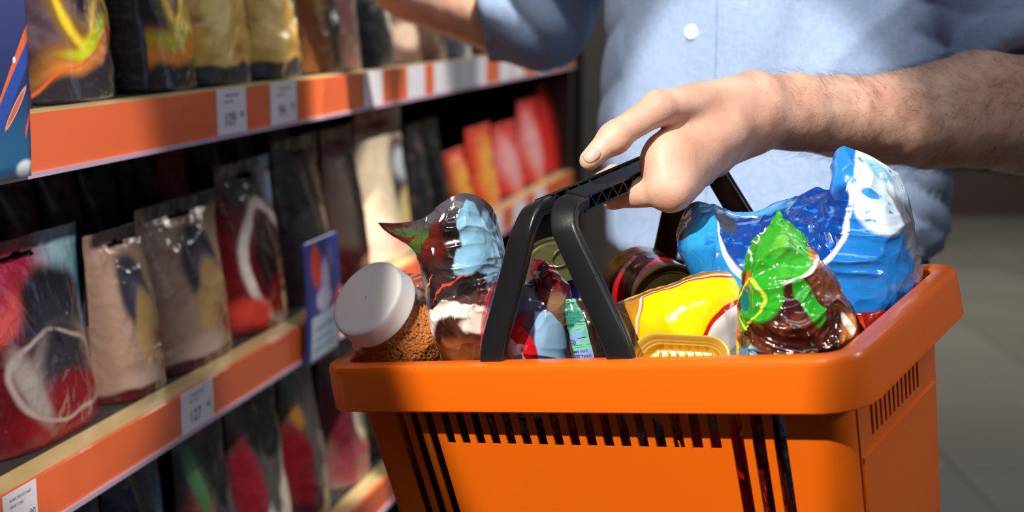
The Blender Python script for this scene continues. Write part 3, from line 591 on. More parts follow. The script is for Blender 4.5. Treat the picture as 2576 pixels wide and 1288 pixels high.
#@@BASKET
# ================================================================== BASKET
BR = np.array([[0.8232824, 0.5364407, -0.18373531], [0.05855518, 0.24222917, 0.9674643], [-0.5639241, 0.80794022, -0.16834535]])
BT = np.array([0.21761364, -0.06601633, 0.8816168])
C2W = np.array([[1, 0, 0], [0, sp, cp], [0, cp, -sp]])       # camera (right, up, forward) to world
RW = C2W @ BR; TW = C2W @ BT + np.array(CAM)
BM = Matrix([list(RW[i]) + [TW[i]] for i in range(3)] + [[0, 0, 0, 1]])
def bl(x, y, z): return BM @ Vector((x, y, z))
BL, BW, BH, RC = .463, .2555, .0365, .031
bask = thing('shopping_basket', 'orange plastic shopping basket full of groceries, held by its black handles', 'shopping basket', mat4=BM)
def rrect(off, r, n=10, seg=None):
    """rounded rectangle pushed inward by off; returns list of (x, y) and outward normals, counter-clockwise from front-left"""
    x0, x1, y0, y1 = -BL + off, -off, off, BW - off; pts = []
    r = max(.006, r)
    for cx_, cy_, a0 in ((x1 - r, y0 + r, -90), (x1 - r, y1 - r, 0), (x0 + r, y1 - r, 90), (x0 + r, y0 + r, 180)):
        for i in range(n + 1):
            a = math.radians(a0 + 90 * i / n); pts.append((cx_ + r * math.cos(a), cy_ + r * math.sin(a)))
    return pts
# rim: closed cross-section swept round
prof = [(.0195, -.004), (.0185, -.0008), (.0165, 0.0), (.0040, .0006), (.0014, -.0002), (.0003, -.0022), (0, -.0050), (-.0008, -BH * .5), (-.0014, -BH + .001), (-.0006, -BH), (.0012, -BH + .0006), (.0022, -BH * .5), (.0030, -.0045), (.0155, -.0040), (.0160, -.012), (.0190, -.012)]
V = []; F = []; npf = len(prof)
rings = [rrect(o_, RC - o_) for o_, z_ in prof]; npt = len(rings[0])
for k, (o_, z_) in enumerate(prof):
    for (x, y) in rings[k]: V.append((x, y, z_))
for k in range(npf):
    k2 = (k + 1) % npf
    for i in range(npt):
        j = (i + 1) % npt; F.append((k * npt + j, k * npt + i, k2 * npt + i, k2 * npt + j))
mk('rim', V, F, M['basket'], bask, True, world=False, autosharp=35)
# body: thick wall with slots, laid out in (s along the wall, z)
DR, ZB, TH, OFF = .08, -.205, .0017, .0170
zt_ = -.006
def crad(z): return .017 - .004 * (z / ZB)
def hstr(k, z): return (BL if k == 0 else BW) / 2 - OFF - DR * (-z) - crad(z)
def wall_pt(side, s, z, inn=0.0):
    """side 0 front,1 right,2 back,3 left ; s in metres from the side's middle, measured at the top"""
    off = OFF + DR * (-z) + inn
    hx, hy = BL / 2 - off, BW / 2 - off; cx_, cy_ = -BL / 2, BW / 2
    s = s * hstr(side % 2, z) / hstr(side % 2, zt_)
    return {0: (cx_ + s, cy_ - hy, z), 1: (cx_ + hx, cy_ + s, z), 2: (cx_ - s, cy_ + hy, z), 3: (cx_ - hx, cy_ - s, z)}[side]
g = Geo()
def panel(side, s0, s1, z0, z1):
    """solid thick panel between s0..s1 and z0..z1"""
    A = []; zs_ = [z0, z1]
    for inn in (0, TH):
        for z in zs_:
            for s in (s0, s1): A.append(wall_pt(side, s, z, inn))
    g.add(A, [(0, 1, 3, 2), (4, 6, 7, 5), (0, 4, 5, 1), (2, 3, 7, 6), (0, 2, 6, 4), (1, 5, 7, 3)])
def slotted(side, half, slots, zlow=ZB):
    cur = -half
    for s, w_, zb in sorted(slots):
        panel(side, cur, s - w_ / 2, zlow, zt_); panel(side, s - w_ / 2, s + w_ / 2, zlow, zb); cur = s + w_ / 2
    panel(side, cur, half, zlow, zt_)
HX = BL / 2
HF0, HS0 = hstr(0, zt_), hstr(1, zt_)
def corner(side):
    nz = 8; n = 12; A = []
    for inn in (0, TH):
        for k in range(nz + 1):
            z = zt_ + (ZB - zt_) * k / nz; off = OFF + DR * (-z) + inn; r = crad(z) - inn
            hx, hy = BL / 2 - off, BW / 2 - off
            cxy = {0: (-BL / 2 + hx - r, BW / 2 - hy + r), 1: (-BL / 2 + hx - r, BW / 2 + hy - r), 2: (-BL / 2 - hx + r, BW / 2 + hy - r), 3: (-BL / 2 - hx + r, BW / 2 - hy + r)}[side]
            for i in range(n + 1):
                an = math.radians(-90 + 90 * side + 90 * i / n); A.append((cxy[0] + r * math.cos(an), cxy[1] + r * math.sin(an), z))
    m = n + 1; off2 = (nz + 1) * m; fs = []
    for k in range(nz):
        for i in range(n):
            a = k * m + i; fs.append((a, a + m, a + m + 1, a + 1)); fs.append((off2 + a, off2 + a + 1, off2 + a + m + 1, off2 + a + m))
    for i in range(n): fs.append((i, i + 1, off2 + i + 1, off2 + i)); q = nz * m + i; fs.append((q, off2 + q, off2 + q + 1, q + 1))
    g.add(A, fs)
fs_ = [(-.4020 + .0149 * i + HX, .0088, -.138) for i in range(3)] + [(-.3553 + .01487 * i + HX, .0086, -.0705) for i in range(17)] + [(-.1000 + .0163 * i + HX, .0098, -.190) for i in range(3)]
sl = [(-.066 + .0098 * i, .0052, -.076) for i in range(12)]
rs_ = [(s + .006, w_, z) for s, w_, z in sl if abs(s + .006) < HS0 - .004] + [(-HS0 + .004, .004, -.19)]
slotted(0, HF0, fs_); slotted(1, HS0, rs_); slotted(2, HF0, [(-s, w_, z) for s, w_, z in fs_]); slotted(3, HS0, sl)
for s_ in range(4): corner(s_)
body = mk('body', g.v, g.f, M['basket'], bask, True, world=False, autosharp=30)
# bottom
g2 = Geo(); bp_ = rrect(OFF + DR * (-ZB), .016, 8)
n = len(bp_); g2.add([(x, y, ZB) for x, y in bp_] + [(x, y, ZB + .003) for x, y in bp_], [tuple(range(n))[::-1], tuple(range(n, 2 * n))] + [(i, (i + 1) % n, n + (i + 1) % n, n + i) for i in range(n)])
g2.out('bottom', M['basket'], bask, world=False)
# side panels standing proud
def panel_part(side, s0, s1, z0, z1, ex, name, rad=.01):
    gg = Geo(); A = []
    nz, ns = 10, 14; 
    for inn in (-ex, .0006):
        for k in range(nz + 1):
            z = z0 + (z1 - z0) * k / nz
            for i in range(ns + 1):
                s = s0 + (s1 - s0) * i / ns; A.append(wall_pt(side, s, z, inn))
    m = ns + 1; o2 = (nz + 1) * m; fs = []
    for k in range(nz):
        for i in range(ns): a = k * m + i; fs.append((a, a + 1, a + m + 1, a + m)); fs.append((o2 + a, o2 + a + m, o2 + a + m + 1, o2 + a + 1))
    for i in range(ns): fs.append((i, o2 + i, o2 + i + 1, i + 1)); q = nz * m + i; fs.append((q, q + 1, o2 + q + 1, o2 + q))
    for k in range(nz): a = k * m; fs.append((a, a + m, o2 + a + m, o2 + a)); b = a + ns; fs.append((b, o2 + b, o2 + b + m, b + m))
    gg.add(A, fs); return gg.out(name, M['basket'], bask, world=False, bevel=.0006)
panel_part(1, -HS0 + .008, HS0 - .004, -.185, -.084, .0016, 'side_panel')
panel_part(3, -HS0 + .008, HS0 - .004, -.185, -.084, .0016, 'side_panel')
# ------------------------------------------------------------------ handles
def sweep(path, prof_w, prof_t, wdir, name, mat, parent, bev=.0022, nsub=8):
    """rounded rectangular section swept along a smooth path; wdir gives the width direction per control point"""
    pth = cr_interp(np.array(path), nsub * (len(path) - 1) + 1); wd = cr_interp(np.array(wdir), len(pth)); W_ = cr_interp(np.array(prof_w)[:, None], len(pth))[:, 0]; T_ = cr_interp(np.array(prof_t)[:, None], len(pth))[:, 0]
    V = []; F = []; tan = np.gradient(pth, axis=0); sec = []
    for sx_, sy_ in ((1, 1), (-1, 1), (-1, -1), (1, -1)):
        for i in range(4):
            a = math.radians({(1, 1): 0, (-1, 1): 90, (-1, -1): 180, (1, -1): 270}[(sx_, sy_)] + 30 * i); sec.append((sx_, sy_, math.cos(a), math.sin(a)))
    ns = len(sec)
    for i in range(len(pth)):
        t = tan[i] / np.linalg.norm(tan[i]); x = wd[i] - t * (wd[i] @ t); x /= np.linalg.norm(x); y = np.cross(t, x)
        for sx_, sy_, ca, sa in sec:
            V.append(pth[i] + x * (sx_ * (W_[i] / 2 - bev) + ca * bev) + y * (sy_ * (T_[i] / 2 - bev) + sa * bev))
    for i in range(len(pth) - 1):
        for k in range(ns): k2 = (k + 1) % ns; F.append((i * ns + k, i * ns + k2, (i + 1) * ns + k2, (i + 1) * ns + k))
    F.append(tuple(range(ns))[::-1]); F.append(tuple(range((len(pth) - 1) * ns, len(pth) * ns)))
    return mk(name, V, F, mat, parent, True, world=False, autosharp=50)
HZ, HF_ = .1095, .009
def handle(name, nb, fb, ap, apf, wv, truss_side):
    """nb, fb: x of near and far leg feet; ap, apf: x of the grip near and far"""
    h = bpy.data.objects.new(name, None); COL.objects.link(h); h.parent = bask
    yn, yf = .030, BW - .030
    wv = np.array(wv, float)
    wl = np.array([1, 0, .12 if nb < ap else -.12])
    sweep([(nb, .0125, -.022), (nb + (ap - nb) * .12, .016, .010), (nb + (ap - nb) * .45, .022, .045), (nb + (ap - nb) * .82, .0275, .084), (ap - (ap - nb) * .06, .032, HZ - .012), (ap, .043, HZ - .002), (ap, .062, HZ - .001)],
          [.0215, .0215, .021, .020, .0195, .019, .0175], [.0075, .008, .008, .008, .009, .010, .0115], [wl] * 4 + [wv] * 3, 'leg', M['black'], h)
    sweep([(fb, BW - .0125, -.022), (fb + (apf - fb) * .12, BW - .016, .010), (fb + (apf - fb) * .45, BW - .022, .045), (fb + (apf - fb) * .82, BW - .0275, .084), (apf, BW - .034, HZ - .011 + HF_), (apf, BW - .045, HZ - .001 + HF_), (apf - .003, BW - .062, HZ + HF_)],
          [.0215, .0215, .021, .020, .0195, .019, .0175], [.0075, .008, .008, .008, .009, .010, .0115], [wl] * 4 + [wv] * 3, 'leg', M['black'], h)
    # grip: a channel with top plate and zig-zag webs on the side
    a = np.array([ap, .058, HZ]); b = np.array([apf - .003, BW - .058, HZ + HF_]); d = (b - a); ln = np.linalg.norm(d); d /= ln; x = wv - d * (wv @ d); x /= np.linalg.norm(x); z = np.cross(x, d); z = z if z[2] > 0 else -z
    gp = Geo()
    mid = (a + b) / 2; V3 = lambda q: Vector(tuple(float(t) for t in q))
    gp.box(V3(mid + z * .0045), V3(d * ln / 2), V3(x * .0088), V3(z * .0010)); gp.box(V3(mid - z * .0068), V3(d * ln / 2), V3(x * .0088), V3(z * .0010)); gp.box(V3(mid - z * .001), V3(d * ln / 2), V3(x * .0010), V3(z * .0050))
    gp.box(V3(mid - z * .0012 - x * .0035), V3(d * ln / 2), V3(x * .0008), V3(z * .0052))
    gp.out('grip', M['black'], h, world=False, bevel=.0004)
    gw = Geo(); nz = 11
    for sd in ((1, -1) if truss_side == 0 else (truss_side,)):
        for i in range(nz):
            p0 = a + d * ln * (i / nz) + x * sd * .0052; p1 = a + d * ln * ((i + .5) / nz) + x * sd * .0052; p2 = a + d * ln * ((i + 1) / nz) + x * sd * .0052
            gw.bar(V3(p0 - z * .006), V3(p1 + z * .0038), .0009, .0068, V3(x)); gw.bar(V3(p1 + z * .0038), V3(p2 - z * .006), .0009, .0068, V3(x))
            gw.v  # webs
    gw2 = Geo(); gw2.v, gw2.f = gw.v, gw.f
    gw2.out('grip_web', M['black'], h, world=False)
    return h
h1 = handle('handle', -.294, -.264, -.248, -.214, (1, 0, .25), 1)
h2 = handle('handle', -.176, -.150, -.2195, -.189, (1, 0, -.25), 1)
#@@GOODS
# ================================================================== GROCERIES IN THE BASKET
def up_rows(rows, d): return [[(x, y, (d if not hasattr(d, '__len__') else d[i]) + dd) for (x, y, dd) in r] for i, r in enumerate(rows)]
# ---- jar with white screw lid
jc = P(920, 748, 1.140); jax = (cam2w(-.54, .50, -.68) - cam2w(0, 0, 0)).normalized()
jar = thing('storage_jar', 'clear plastic jar with white screw lid at the left end of the basket', 'jar', jc)
lid = lathe(jc, jax, [(.0005, .0001), (.0305, .0), (.0330, -.0004), (.0345, -.0016), (.0350, -.0032), (.0358, -.0170), (.0362, -.0175), (.0362, -.0190), (.0345, -.0195), (.0325, -.006), (.0005, -.004)], 96, 'lid', M['white_cap'], jar, close=False)
lathe(jc, jax, [(.0310, -.016), (.0312, -.0215), (.0340, -.0225), (.0350, -.0250), (.0345, -.0275), (.0360, -.031), (.0440, -.038), (.0480, -.047), (.0485, -.060), (.0485, -.108), (.046, -.115), (.040, -.118), (.001, -.116)], 96, 'jar_shell', M['clear'], jar, close=False)
# lentils: settled heap inside the shell
def in_jar(p):
    h = (p - jc).dot(jax); r = ((p - jc) - jax * h).length
    return h, r
geo_v, geo_f = [], []
ico = bmesh.new(); bmesh.ops.create_icosphere(ico, subdivisions=1, radius=1); iv = [v.co.copy() for v in ico.verts]; ifc = [tuple(v.index for v in f.verts) for f in ico.faces]; ico.free()
xa = jax.orthogonal().normalized(); ya = jax.cross(xa)
fill_n = (UP * 1.0 + SN * .18).normalized(); fill_o = P(1065, 752, 1.17)
core = []
cnt = 0
for k in range(26000):
    h = -random.uniform(.024, .1135); r_max = .0328 if h > -.031 else (.034 + (.0465 - .034) * min(1, (-h - .031) / .014)); 
    if random.random() < .80: r = r_max - random.uniform(.0012, .0022)
    else: r = r_max * math.sqrt(random.random()) * .97
    a = random.uniform(0, 2 * math.pi); p = jc + jax * h + (xa * math.cos(a) + ya * math.sin(a)) * r
    dd = (p - fill_o).dot(fill_n)
    if dd > 0: continue
    if r < r_max - .003 and dd < -.004: continue
    if (p - CAM).length > (jc - jax * .08 - CAM).length + .012 and dd < -.004: continue
    s = random.uniform(.0017, .0022); e = Matrix.Rotation(random.uniform(0, 6.28), 3, Vector((random.gauss(0, 1), random.gauss(0, 1), random.gauss(0, 1))).normalized())
    n0 = len(geo_v)
    for v in iv: geo_v.append(p + e @ Vector((v.x * s, v.y * s, v.z * s * .55)))
    geo_f += [tuple(i + n0 for i in f) for f in ifc]; cnt += 1
    if cnt > 9000: break
# the mass of the heap below its outer layer
cb = bmesh.new(); bmesh.ops.create_cone(cb, cap_ends=True, segments=40, radius1=.0435, radius2=.0435, depth=.070); rot_ = jax.to_track_quat('Z', 'Y').to_matrix()
for v_ in cb.verts: v_.co = jc - jax * .077 + rot_ @ v_.co
bmesh.ops.bisect_plane(cb, geom=cb.verts[:] + cb.edges[:] + cb.faces[:], plane_co=fill_o - fill_n * .002, plane_no=fill_n, clear_outer=True)
bmesh.ops.holes_fill(cb, edges=cb.edges[:]); cb.verts.index_update(); n0 = len(geo_v); geo_v += [v_.co.copy() for v_ in cb.verts]; geo_f += [tuple(v_.index + n0 for v_ in f_.verts) for f_ in cb.faces]; cb.free()
len_o = mk('lentils', geo_v, geo_f, M['grain'], None, True)
tag(len_o, 'orange lentils filling the clear jar with the white lid', 'lentils', kind='stuff')
# ---- dark open coffee pouch
dark = art('dark_foil', '#1f1517', [
    ('e', .30, .80, .16, .12, 10, '#4e1a14', .3), ('e', .10, .90, .40, .16, 10, '#5a1c15', .12), ('e', .30, .95, .26, .035, 10, '#3f5a22', .10), ('e', .16, .83, .20, .035, 24, '#3f5a22', .10),
    ('r', .55, 1.0, .35, .07, 0, '#4b4752', .5), ('r', .40, .62, .12, .10, 0, '#332527', .5),
    ('e', .66, .90, .09, .06, 20, '#79abc9', .1), ('e', .72, .80, .15, .12, -10, '#84b4d0', .08), ('e', .82, .84, .09, .12, 0, '#86aecb', .1), ('e', .60, .74, .12, .07, 30, '#7fb2d0', .1), ('e', .86, .68, .13, .14, -30, '#86aecb', .08), ('e', .98, .74, .08, .20, 0, '#757c96', .2),
    ('e', .42, .605, .20, .0055, 20, '#e0452c', .3), ('e', .15, .575, .13, .006, 34, '#e8883a', .3),
    ('e', .60, .53, .30, .04, 10, '#5a3a3a', .6), ('r', .0, .50, .14, .05, 0, '#9a92a0', .2),
    ('e', .5, .43, .50, .085, 0, '#efe6dc', .06), ('e', .34, .48, .20, .05, 8, '#f2ebe2', .1), ('e', .80, .46, .16, .05, -8, '#efe6dc', .1), ('e', .52, .36, .34, .10, 0, '#4a2416', .12), ('e', .34, .38, .14, .075, 0, '#2e140e', .2), ('e', .62, .42, .1, .04, 0, '#e8ded2', .3),
    ('r', .55, .22, .50, .12, 0, '#5a2c16', .10), ('e', .45, .27, .20, .08, 0, '#7a4322', .4), ('r', .02, .26, .10, .12, -8, '#d8d2d0', .08), ('r', .99, .30, .10, .16, 8, '#d8d2d2', .08)], warp=(11, .075, 3), rough=.2, bstr=.4, bscale=28, coat=.25)
rows = [[(950, 561, .03), (1010, 560, .015), (1075, 548, 0), (1122, 508, -.01), (1172, 487, -.01), (1228, 515, .0), (1262, 590, .02)],
        [(975, 585, .02), (1035, 600, .01), (1090, 590, -.004), (1130, 570, -.014), (1175, 560, -.012), (1225, 575, .0), (1268, 620, .02)],
        [(1040, 622, .015), (1080, 630, .0), (1110, 632, -.008), (1145, 630, -.014), (1185, 628, -.012), (1230, 635, .0), (1273, 662, .02)],
        [(1064, 668, .015), (1092, 675, .0), (1120, 680, -.008), (1150, 685, -.012), (1190, 688, -.01), (1230, 695, .0), (1272, 700, .02)],
        [(1080, 735, .015), (1103, 738, .0), (1127, 742, -.006), (1155, 745, -.01), (1190, 748, -.008), (1225, 745, .0), (1262, 745, .02)],
        [(1093, 800, .015), (1115, 800, .0), (1137, 800, -.006), (1160, 800, -.01), (1190, 802, -.008), (1215, 805, .0), (1240, 800, .02)],
        [(1106, 850, .015), (1126, 852, .0), (1145, 853, -.006), (1165, 854, -.008), (1190, 854, -.006), (1212, 852, .0), (1236, 850, .02)],
        [(1128, 905, .015), (1142, 905, .0), (1158, 905, -.004), (1172, 905, -.006), (1192, 905, -.004), (1208, 905, .0), (1226, 903, .02)],
        [(1150, 990, .02), (1165, 990, .01), (1180, 990, .008), (1195, 990, .008), (1210, 990, .008), (1225, 990, .01), (1240, 985, .02)],
        [(1165, 1100, .03), (1180, 1100, .02), (1195, 1100, .02), (1210, 1100, .02), (1225, 1100, .02), (1240, 1100, .02), (1255, 1100, .03)]]
o = film('coffee_bag', up_rows(rows, 1.115), [.003, .006, .010, .012, .013, .014, .014, .012, .012, .006], dark, nu=230, nv=300, amp=.0035, scale=34, seed=3, open_top=True)
tag(o, 'dark brown foil bag with a light blue patch and a flap pointing left', 'coffee bag')
# ---- red, white and plum pouch seen between the handle legs
plum = art('plum_red_blue', '#34304a', [
    ('r', .20, .97, .2, .08, 0, '#3d2c38', .3), ('e', .75, .95, .35, .08, 0, '#4a3a34', .3), ('e', .50, .80, .20, .10, 0, '#5c5670', .5),
    ('r', .86, .38, .26, .27, -8, '#8db4d8', .04), ('r', .05, .78, .14, .12, 0, '#dcd8da', .1), ('r', .14, .72, .05, .2, -14, '#b01c28', .1), ('r', .35, .66, .22, .04, -6, '#8a1524', .3),
    ('e', .34, .40, .29, .25, 0, '#b8101e', .03), ('e', .31, .36, .22, .20, 0, '#dccfd4', .05), ('e', .24, .38, .18, .18, 0, '#9c5a5e', .3)], warp=(5, .05, 2), rough=.15, coat=.4, bscale=22)
rows = [[(1228, 700, .02), (1262, 690, .0), (1300, 680, -.006), (1345, 668, -.004), (1372, 665, .012)],
        [(1222, 745, .02), (1260, 745, -.002), (1300, 745, -.012), (1350, 745, -.010), (1392, 752, .012)],
        [(1215, 800, .02), (1260, 798, -.004), (1310, 795, -.014), (1365, 792, -.012), (1412, 780, .012)],
        [(1212, 860, .02), (1260, 858, -.004), (1315, 855, -.014), (1378, 850, -.012), (1432, 850, .012)],
        [(1210, 915, .02), (1262, 915, .0), (1320, 915, -.008), (1385, 915, -.006), (1448, 912, .012)],
        [(1225, 1010, .03), (1275, 1010, .01), (1330, 1010, .005), (1395, 1010, .005), (1455, 1010, .02)],
        [(1240, 1130, .04), (1285, 1130, .03), (1335, 1130, .02), (1400, 1130, .02), (1450, 1130, .03)]]
o = film('milk_powder_bag', up_rows(rows, 1.092), [.002, .008, .013, .014, .012, .012, .006], plum, nu=170, nv=200, amp=.0035, scale=26, seed=8)
tag(o, 'shiny plum and light blue bag with a red ring, behind the left handle leg', 'snack bag')
# ---- red and brown small pouch with a red ribbon top
redb = art('red_brown_foil', '#6a4a36', [('r', .1, .95, .5, .22, -30, '#c8141e', .08), ('r', .4, .74, .5, .18, -32, '#5a0f18', .1), ('e', .8, .25, .3, .12, 0, '#7a1c20', .3), ('e', .5, .38, .35, .2, 0, '#8a6a50', .4), ('r', .9, .9, .3, .1, 0, '#a01820', .2)], warp=(5, .08), rough=.12, coat=.6)
rows = [[(1330, 652, .01), (1365, 655, .0), (1395, 680, .0), (1410, 715, .01)], [(1340, 690, .01), (1372, 700, -.006), (1402, 715, -.004), (1428, 740, .01)], [(1348, 730, .01), (1378, 745, -.006), (1405, 755, -.004), (1432, 765, .01)], [(1355, 775, .012), (1385, 790, .0), (1410, 800, .0), (1436, 800, .012)], [(1360, 900, .03), (1390, 900, .03), (1410, 900, .03), (1430, 900, .03)]]
o = film('sweets_bag', up_rows(rows, 1.082), [.001, .007, .009, .007, .004], redb, nu=100, nv=120, amp=.003, scale=34, seed=13)
tag(o, 'small crumpled bag with a bright red top edge, between the two near handle legs', 'sweets bag')
# ---- green, red and brown striped packet with printed text
mint = art('mint_red_brown', '#6fbfa4', [('r', .2, .75, .3, .10, 20, '#2f7f6c', .2), ('r', .2, .55, .2, .05, 10, '#86a6d8', .2), ('r', .28, .35, .3, .05, 0, '#8aa2dc', .2), ('r', .3, .92, .35, .04, 0, '#2f7f6c', .2),
    ('r', .25, .10, .26, .15, 0, '#c8323c', .05), ('r', .64, .5, .13, .6, 0, '#3a2620', .06), ('n', (2, 46, 1), .62, '#2a1a16', .04), ('r', .90, .5, .13, .6, 0, '#14183a', .06), ('r', .9, .85, .14, .12, 0, '#c88a1c', .1)], warp=(5, .03), rough=.18)
rows = [[(1412, 752, 0), (1428, 752, -.003), (1444, 752, -.003), (1462, 750, 0), (1476, 752, .004)], [(1424, 800, 0), (1442, 800, -.004), (1460, 800, -.004), (1478, 800, 0), (1494, 800, .006)],
        [(1438, 860, 0), (1456, 860, -.004), (1474, 860, -.004), (1492, 860, 0), (1510, 860, .006)], [(1448, 915, 0), (1468, 915, -.004), (1488, 915, -.003), (1506, 914, 0), (1524, 912, .006)], [(1460, 1020, .01), (1480, 1020, .01), (1500, 1020, .01), (1518, 1020, .01), (1536, 1020, .02)]]
mo = film('herb_packet', up_rows(rows, 1.075), [.002, .005, .006, .006, .005], mint, nu=70, nv=150, amp=.0008, scale=30, seed=15)
tag(mo, 'narrow packet with mint green, red and brown stripes and small print, between the handle legs', 'packet')
for t, x, y, s, c in (('КДІ', 1421, 789, 9, 0), ('КДІ', 1436, 818, 9, 0), ('КДІ', 1430, 836, 9, 0), ('КДІ', 1441, 862, 9, 0), ('100% НАТ', 1458, 884, 9, 0), ('ОНА ГРАН', 1464, 897, 9, 0)):
    lettering(t, mo, x, y, s, -72 if t == 'КДІ' and y in (836,) else 8, M['ink'], mo)
# ---- navy and yellow packet behind it
navy = art('navy_yellow', '#14255c', [('r', .8, .35, .4, .18, 12, '#d8941c', .03), ('r', .2, .62, .22, .05, 30, '#d8941c', .1), ('r', .5, .08, .8, .14, 0, '#0e1230', .1), ('e', .4, .8, .3, .1, 0, '#1f3a86', .4)], warp=(6, .04), rough=.2)
rows = [[(1405, 720, .01), (1440, 705, -.004), (1475, 700, -.004), (1505, 700, .01)], [(1410, 790, .01), (1445, 785, -.006), (1480, 780, -.006), (1515, 780, .01)], [(1420, 860, .01), (1455, 860, -.004), (1490, 860, -.004), (1530, 860, .01)], [(1440, 960, .02), (1470, 960, .02), (1505, 960, .02), (1540, 960, .02)]]
o = film('pasta_packet', up_rows(rows, 1.11), [.003, .008, .009, .006], navy, nu=60, nv=70, amp=.002, seed=17)
tag(o, 'navy blue packet with orange yellow marks under the pull-ring can, behind the right handle leg', 'packet')
# ---- tin cans
def tin(name, label, c, ax_, r, h, mat_side, mat_lid, ring=True):
    t = thing(name, label, 'can', c)
    ax_ = ax_.normalized()
    lathe(c, ax_, [(r * .96, -.0022), (r, -.0026), (r, -h), (r * .96, -h - .001), (.001, -h)], 72, 'can_wall', mat_side, t, close=False)
    lathe(c, ax_, [(r * .985, -.0045), (r * 1.025, -.0034), (r * 1.035, -.001), (r * 1.03, .0010), (r * 1.0, .0013), (r * .96, .0006), (r * .95, -.0018), (r * .94, -.0030), (r * .86, -.0032), (r * .84, -.0022), (r * .80, -.0022), (r * .78, -.0030), (.0005, -.0030)], 72, 'can_lid', mat_lid, t, close=False)
    if ring:
        x = ax_.orthogonal().normalized(); y = ax_.cross(x); cc = c - ax_ * .0012; V = []; F = []; n, m = 40, 10
        cx_ = cc + x * r * .28
        for i in range(n):
            a = 2 * math.pi * i / n; dr = x * math.cos(a) + y * math.sin(a)
            for k in range(m):
                b = 2 * math.pi * k / m; V.append(cx_ + x * math.cos(a) * r * .36 + y * math.sin(a) * r * .26 + dr * math.cos(b) * .0015 + ax_ * math.sin(b) * .0010 + ax_ * (.0012 + .0018 * max(0, math.cos(a))))
        for i in range(n):
            for k in range(m): F.append((i * m + k, ((i + 1) % n) * m + k, ((i + 1) % n) * m + (k + 1) % m, i * m + (k + 1) % m))
        mk('pull_ring', V, F, mat_lid, t)
        lathe(cc - x * r * .12 + ax_ * .0012, ax_, [(.0028, -.002), (.0028, 0), (.0018, .0006), (.0003, .0006)], 20, 'rivet', mat_lid, t, close=False)
    return t
ca = (cam2w(-.10, .62, -.78) - cam2w(0, 0, 0))
tin('tin_can', 'olive metal can with a pull ring lid standing between the two near handle legs', P(1398, 664, 1.145), ca, .0275, .075, art('can_label', '#3a2d22', [('r', .5, .9, .8, .1, 0, '#c8a050', .2)], rough=.3), M['tin'])
c2 = P(1682, 768, 1.115); c2e = P(1612, 722, 1.165)
lab = art('can_yellow_label', '#4a3238', [('r', .5, 1.0, .8, .30, 0, '#f0a81c', .06), ('e', .12, .42, .10, .22, 12, '#c8141e', .15), ('e', .30, .40, .08, .2, 10, '#c8141e', .2), ('e', .62, .42, .1, .24, 10, '#c8141e', .2), ('e', .86, .40, .08, .2, 10, '#c8141e', .2), ('n', (14, 6, 1), .62, '#b51c22', .05), ('e', .45, .6, .12, .3, 0, '#6a5a70', .4)], warp=(4, .1), rough=.16, coat=.5)
tc2 = tin('tin_can', 'can lying on its side with a yellow, red and plum label, behind the yellow bag', c2, (c2 - c2e), .0335, .062, lab, M['tin_gold'])
# ---- yellow mushroom bag
yel = art('yellow_bag', '#b57c18', [
    ('r', .5, 1.0, .8, .035, 0, '#d8a41c', .3), ('r', .4, .93, .8, .03, 0, '#8f5d14', .5), ('r', .95, .80, .12, .12, 0, '#cf8d12', .2), ('n', (24, 60, 1), .70, '#e0a84a', .03), ('e', .10, .45, .12, .2, 0, '#9c4a24', .4),  # brown band below the top edge: the fold's shadow put into the colour
    ('e', .90, .38, .45, .36, 24, '#ece8e4', .02),
    ('r', .53, .63, .352, .252, -5, '#f4f1ec', .03), ('r', .53, .63, .340, .240, -5, '#c2261a', .03), ('r', .53, .625, .326, .224, -5, '#ecd606', .03),
    ('e', .92, .36, .44, .30, 26, '#c2261a', .015), ('e', .93, .35, .43, .28, 26, '#f4f1ec', .015), ('e', .94, .33, .41, .255, 26, '#ded6d4', .1),
    ('e', .90, .36, .13, .14, 40, '#f3efec', .2), ('e', .74, .27, .09, .10, 20, '#efe9e6', .2), ('e', .86, .26, .012, .16, -14, '#5a4a48', .5), ('e', .80, .20, .03, .045, 30, '#2f7a28', .15), ('e', .87, .16, .04, .04, -10, '#2f6a24', .15), ('r', .95, .10, .14, .05, 14, '#a01820', .2),
    ('r', .30, .52, .10, .14, 0, '#e8b80c', .9)], warp=(5, .045, 2), rough=.14, coat=.5, bscale=14, bstr=.22)
rows = [[(1552, 764, .02), (1615, 742, .01), (1680, 722, .0), (1745, 698, .0), (1810, 682, .0), (1880, 664, .01)],
        [(1555, 782, .01), (1620, 768, -.006), (1685, 748, -.010), (1750, 722, -.010), (1815, 705, -.008), (1885, 690, .01)],
        [(1560, 815, .01), (1625, 805, -.012), (1690, 790, -.018), (1755, 770, -.018), (1818, 755, -.012), (1888, 745, .01)],
        [(1568, 850, .01), (1630, 848, -.012), (1695, 838, -.020), (1758, 822, -.020), (1822, 810, -.014), (1890, 800, .01)],
        [(1580, 890, .01), (1640, 890, -.008), (1700, 888, -.014), (1765, 878, -.014), (1828, 872, -.010), (1892, 865, .01)],
        [(1600, 960, .02), (1650, 960, .01), (1710, 960, .0), (1770, 955, .0), (1835, 950, .0), (1890, 940, .02)],
        [(1640, 1100, .04), (1690, 1100, .04), (1740, 1100, .04), (1790, 1100, .04), (1850, 1100, .04), (1890, 1100, .04)]]
o = film('mushroom_bag', up_rows(rows, 1.055), [.001, .006, .012, .014, .014, .012, .005], yel, nu=190, nv=170, amp=.003, scale=22, seed=21)
tag(o, 'bright yellow bag with red and white outline, in the middle of the basket', 'mushroom bag')
